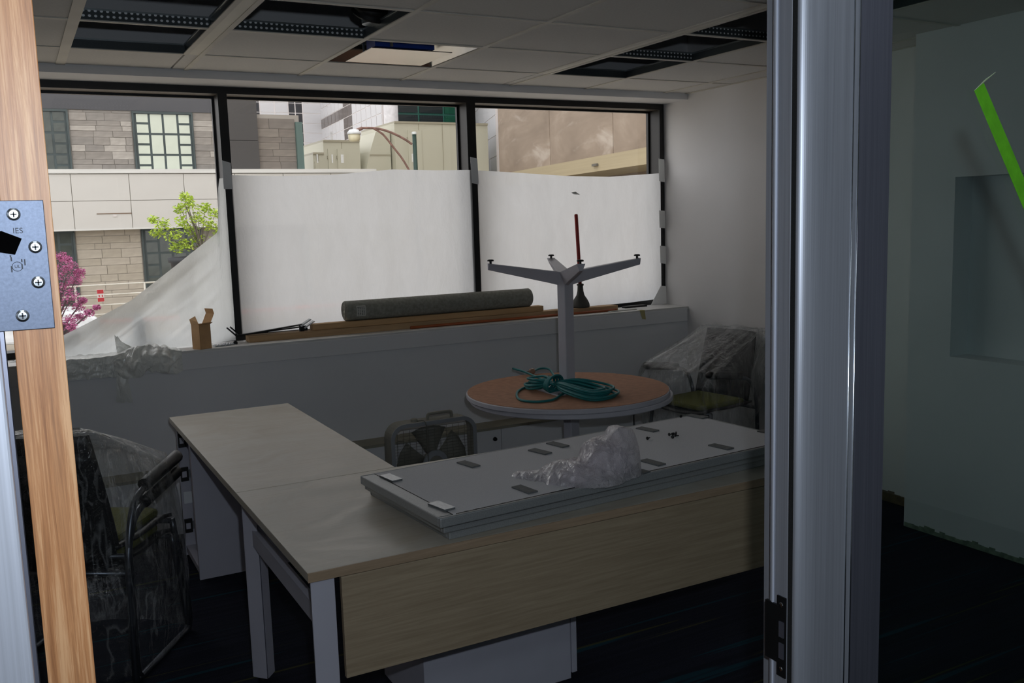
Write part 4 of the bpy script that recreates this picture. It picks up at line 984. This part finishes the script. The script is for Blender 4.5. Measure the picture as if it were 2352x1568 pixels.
b = thing('roof_vent', 'small pale vent pipe on the beige rooftop unit', 'vent', (10.72, YU+.5, ZR+1.57)); MB().lathe([(.05, 0), (.05, .28)], n=12).build('pipe', wp, b); MB().lathe([(.06, .28), (.06, .34)], n=12).build('cap', wp, b)
# street lamp
YL = 26; kx = YL/20
sl = thing('street_lamp', 'street lamp with white head on rusty curved arms and dark green post', 'street lamp', (8.36*kx, YL, GZ))
gp = mat('green_post', (34, 60, 52), .5); rust = mat('rusty_pipe', (128, 98, 88), .7, var=.3, scale=8)
zt = 1.65+(3.66-1.65)*kx
MB().lathe([(.075, 0), (.062, zt-GZ)], n=20).build('post', gp, sl, True); MB().lathe([(.075, zt-GZ), (.075, zt-GZ+.05), (.05, zt-GZ+.075)], n=20).build('post_cap', mat('pale_cap', (196, 200, 196), .6), sl)
def lp(x, y): q = at(x, y, 1, YL); return Vector((q.x-8.36*kx, 0, q.z-GZ))
MB().tube(smooth_path([lp(830, 294), lp(856, 294), lp(880, 298), lp(905, 307), lp(930, 320), lp(946, 331)], 5), .035, 8).build('arm', rust, sl, True)
MB().tube(smooth_path([lp(858, 295), lp(880, 309), lp(905, 340), lp(925, 366), lp(946, 402)], 5), .032, 8).build('arm_brace', rust, sl, True)
hd = lp(813, 302); b = MB(); b.lathe([(.05, .15), (.13, .13), (.19, .06), (.20, 0)], hd-Vector((0, 0, .08)), 20); b.build('lamp_head', mat('white_lamp_head', (214, 216, 216), .5), sl, True)
MB().lathe([(.18, 0), (.165, -.14), (.13, -.2), (.05, -.21)], hd-Vector((0, 0, .08)), 20).build('lens', mat('yellowed_lens', (206, 198, 168), .3), sl, True)
MB().tube([hd+Vector((.05, 0, .02)), lp(832, 294)], .05, 8).build('neck', rust, sl, True)
# stained concrete building on the right
ang = math.atan2(-1, -.174)
cw = thing('concrete_building', 'stained tan concrete building with a beige beam under its wall', 'building', (15.78, 30, GZ), ang)
conc = mat_concrete()
def CW(nm, mt, u0, u1, y0, y1, z0, z1): return piece(nm, mt, cw, u0, u1, y0, y1, z0-GZ, z1-GZ)
CW('wall_core', mat('tan_joint', (120, 108, 96), .9), 0.02, 20, .12, 6, 3.2, 11)
for i, (u0, u1) in enumerate(((0, 5.15), (5.15, 9.75), (9.75, 14.5), (14.5, 19.3))):
    o = MB().box(0, u1-u0-.04, 0, .2, 0, 8).build('concrete_panel', conc, cw, loc=(u0+.02, 0, 3.25-GZ), bevel=.03)
beam = mat('beige_beam', (168, 154, 124), .8, var=.06); CW('beam', beam, -.3, 20, -.35, 1.2, 2.86, 3.25)
CW('lower_wall', mat('brown_lower_wall', (126, 112, 98), .9, var=.1), 0, 20, 1.2, 5, GZ, 2.9)
for i in range(5): CW('lower_window', bw, 1.2+3.8*i, 3.6+3.8*i, 1.12, 1.22, .2, 2.4)
CW('beam_lamp', mat('lamp_grey', (96, 92, 84), .6), 9.3, 9.6, -.42, -.36, 3.0, 3.06)
gp2 = thing('gridded_annex', 'narrow strip of white gridded wall beside the concrete building', 'building', (19.2, 38.6, GZ), math.atan2(-5.3, -1.8))
piece('wall_core', wj, gp2, -3, 5.7, .02, 3, 0, 13)
for i in range(5):
    for j in range(10): piece('white_panel', wp, gp2, -2.4+1.62*i+.02, -.78+1.62*i-.02, 0, .1, 2.4+.8*j+.02, 3.2+.8*j-.02)
# railing, sign, hose
rg = thing('metal_railing', 'white tubular metal railing along the street', 'railing', (-2, 24, GZ)); rm = mat('railing_white', (200, 196, 184), .5)
for z in (.32, .54, .78, 1.02): MB().tube([(0, 0, z), (11, 0, z)], .022, 6).build('rail', rm, rg, True)
for k in range(8): MB().tube([(.22+1.53*k-.0, 0, 0), (.22+1.53*k, 0, 1.03)], .026, 6).build('post', rm, rg, True)
sg = thing('warning_sign', 'small red and white sign fixed to the white railing', 'sign', (1.81, 23.955, GZ+.62)); piece('plate', mat('sign_white', (206, 200, 196), .6), sg, -.075, .075, 0, .012, 0, .30); 
rs = mat('sign_red', (176, 44, 52), .6); piece('red_band', rs, sg, -.07, .07, -.004, 0, .20, .29); piece('red_band', rs, sg, -.07, .07, -.004, 0, .01, .10)
for dx in (-.03, .035): piece('sign_mark', rs, sg, dx-.012, dx+.012, -.004, 0, .12, .17)
hs = MB(); hs.tube(smooth_path([(0, 0, 0), (1.5, .1, .02), (3, 0, .0), (6, .1, .02), (9, 0, 0)], 6), .05, 8); o = hs.build('orange_hose', mat('orange_rubber', (226, 84, 52), .5), None, True, loc=(0, 21.9, GZ+.3)); tag(o, 'orange red hose line running in front of the railing', 'hose')
kb = bx('kerb', mat('kerb_yellow', (196, 172, 128), .8), None, -4, 10, 22.1, 22.5, GZ-.01, GZ+.32); tag(kb, 'low tan kerb wall below the white railing', 'kerb')
# trees
leaf_q = [(-.5, 0, 0), (0, -.22, .05), (.5, 0, 0), (0, .22, .05)]
def canopy(parent, name, mt, centers, per, size, seed):
    r = random.Random(seed); b = MB()
    for cx, cy, cz, rad in centers:
        for _ in range(per):
            d = Vector((r.gauss(0, 1), r.gauss(0, 1), r.gauss(0, 1))).normalized()*rad*(r.random()**.45); d.z *= .75
            mt_ = Matrix.Translation((cx+d.x, cy+d.y, cz+d.z)) @ Matrix.Rotation(r.uniform(0, 6.3), 4, 'Z') @ Matrix.Rotation(r.uniform(-1.2, 1.2), 4, 'X') @ Matrix.Rotation(r.uniform(-.9, .9), 4, 'Y') @ Matrix.Scale(size*r.uniform(.6, 1.3), 4)
            b.add([mt_ @ Vector(q) for q in leaf_q], [(0, 1, 2, 3)])
    o = b.build(name, mt, parent); o['kind'] = 'stuff'; return o
def leafmat(name, a, c):
    t = NT(name); n = t.noise(t.coord(), 14, 3); t.link(t.ramp(n, [(.3, lin(a)), (.7, lin(c))]), t.b.inputs['Base Color']); t.b.inputs['Roughness'].default_value = .6
    t.b.inputs['Subsurface Weight'].default_value = 0; return t.m
YT = 18
tg_ = thing('young_tree', 'young tree with fresh yellow green leaves growing in a dark planter', 'tree', (3.15, YT, GZ+1.70)); bark = mat('grey_bark', (106, 98, 86), .9, var=.2)
def tp_(x, y, dy=0): q = at(x, y, 1, YT+dy); return Vector((q.x-3.15, dy, q.z-GZ-1.70))
MB().tube([(0, 0, -.1), (-.02, 0, .4), tp_(425, 470)], [.04, .03, .01], 7).build('trunk', bark, tg_, True)
cl = []
for x, y, r_ in ((425, 452, .13), (440, 470, .16), (415, 480, .15), (470, 478, .14), (495, 490, .14), (455, 500, .16), (420, 510, .17), (375, 515, .15), (352, 505, .10), (362, 535, .14), (400, 540, .18), (440, 530, .16), (480, 515, .16), (405, 568, .16), (430, 562, .18), (455, 548, .16), (470, 565, .15), (505, 530, .14), (500, 550, .15)):
    p = tp_(x, y, rnd.uniform(-.2, .2)); cl.append((p.x, p.y, p.z, r_))
    MB().tube([(0, 0, .15), (p.x*.5, p.y*.5, max(.2, p.z*.6)), p], [.015, .01, .004], 5).build('branch', bark, tg_)
canopy(tg_, 'leaves', leafmat('spring_leaf', (130, 160, 34), (190, 208, 78)), cl, 105, .075, 5)
pt = thing('planter', 'large dark grey round planter holding the young green tree', 'planter', (3.15, YT, GZ)); MB().lathe([(.42, 0), (.56, 1.66), (.60, 1.67), (.60, 1.76), (.54, 1.76), (.53, 1.68)], n=36).build('pot', mat('slate_pot', (34, 36, 41), .6), pt, True); MB().lathe([(.52, 1.60), (.52, 1.70)], n=30).build('soil', mat('soil', (54, 44, 36), .95), pt)
YB = 15
rb = thing('redbud_tree', 'redbud tree covered in magenta pink blossom outside the left window', 'tree', (.35, YB, GZ))
def rp(x, y, dy=0): q = at(x, y, 1, YB+dy); return Vector((q.x-.35, dy, q.z-GZ))
cl = []
for x, y, r_ in ((110, 590, .12), (140, 590, .11), (160, 612, .13), (130, 625, .17), (175, 640, .13), (150, 655, .17), (115, 665, .2), (182, 625, .09), (165, 680, .14), (135, 700, .17), (100, 720, .2), (180, 705, .1), (205, 718, .08), (185, 728, .09), (222, 706, .06), (160, 735, .12), (130, 752, .13), (165, 752, .09), (60, 640, .25), (70, 700, .25), (155, 595, .07), (190, 690, .07)):
    p = rp(x, y, rnd.uniform(-.25, .25)); cl.append((p.x, p.y, p.z, r_))
    MB().tube([(0, 0, .3), (p.x*.45, p.y*.4, .2+p.z*.55), p], [.02, .014, .004], 5).build('branch', mat('dark_bark', (78, 58, 62), .9), rb)
MB().tube([(0, 0, 0), (.02, 0, .5)], [.06, .04], 8).build('trunk', mat('dark_bark', (78, 58, 62), .9), rb, True)
canopy(rb, 'blossom', leafmat('pink_blossom', (150, 66, 110), (196, 116, 160)), cl, 260, .036, 9)
# parked white van behind the redbud
vn = thing('parked_car', 'white parked car partly behind the redbud tree', 'car', (-.4, 19.0, GZ)); wv = mat('white_car_paint', (222, 224, 226), .3)
MB().prism([(-1.6, .28), (1.75, .28), (1.8, .62), (1.55, .78), (1.0, .84), (.55, 1.25), (-1.0, 1.28), (-1.5, .85), (-1.65, .7)], 1, 0, 1.6).build('body', wv, vn, bevel=.05)
MB().prism([(.92, .84), (.52, 1.18), (-.2, 1.2), (-.2, .84)], 1, -.01, 1.61).build('side_glass', bw, vn)
for x in (-1.0, 1.1): MB().lathe([(.30, -.04), (.32, 0), (.32, .2)], (x, 0, .32), 20, 1).build('wheel', 'black_plastic', vn); MB().lathe([(.30, .0), (.32, .2), (.30, .24)], (x, 1.4, .32), 20, 1).build('wheel', 'black_plastic', vn)
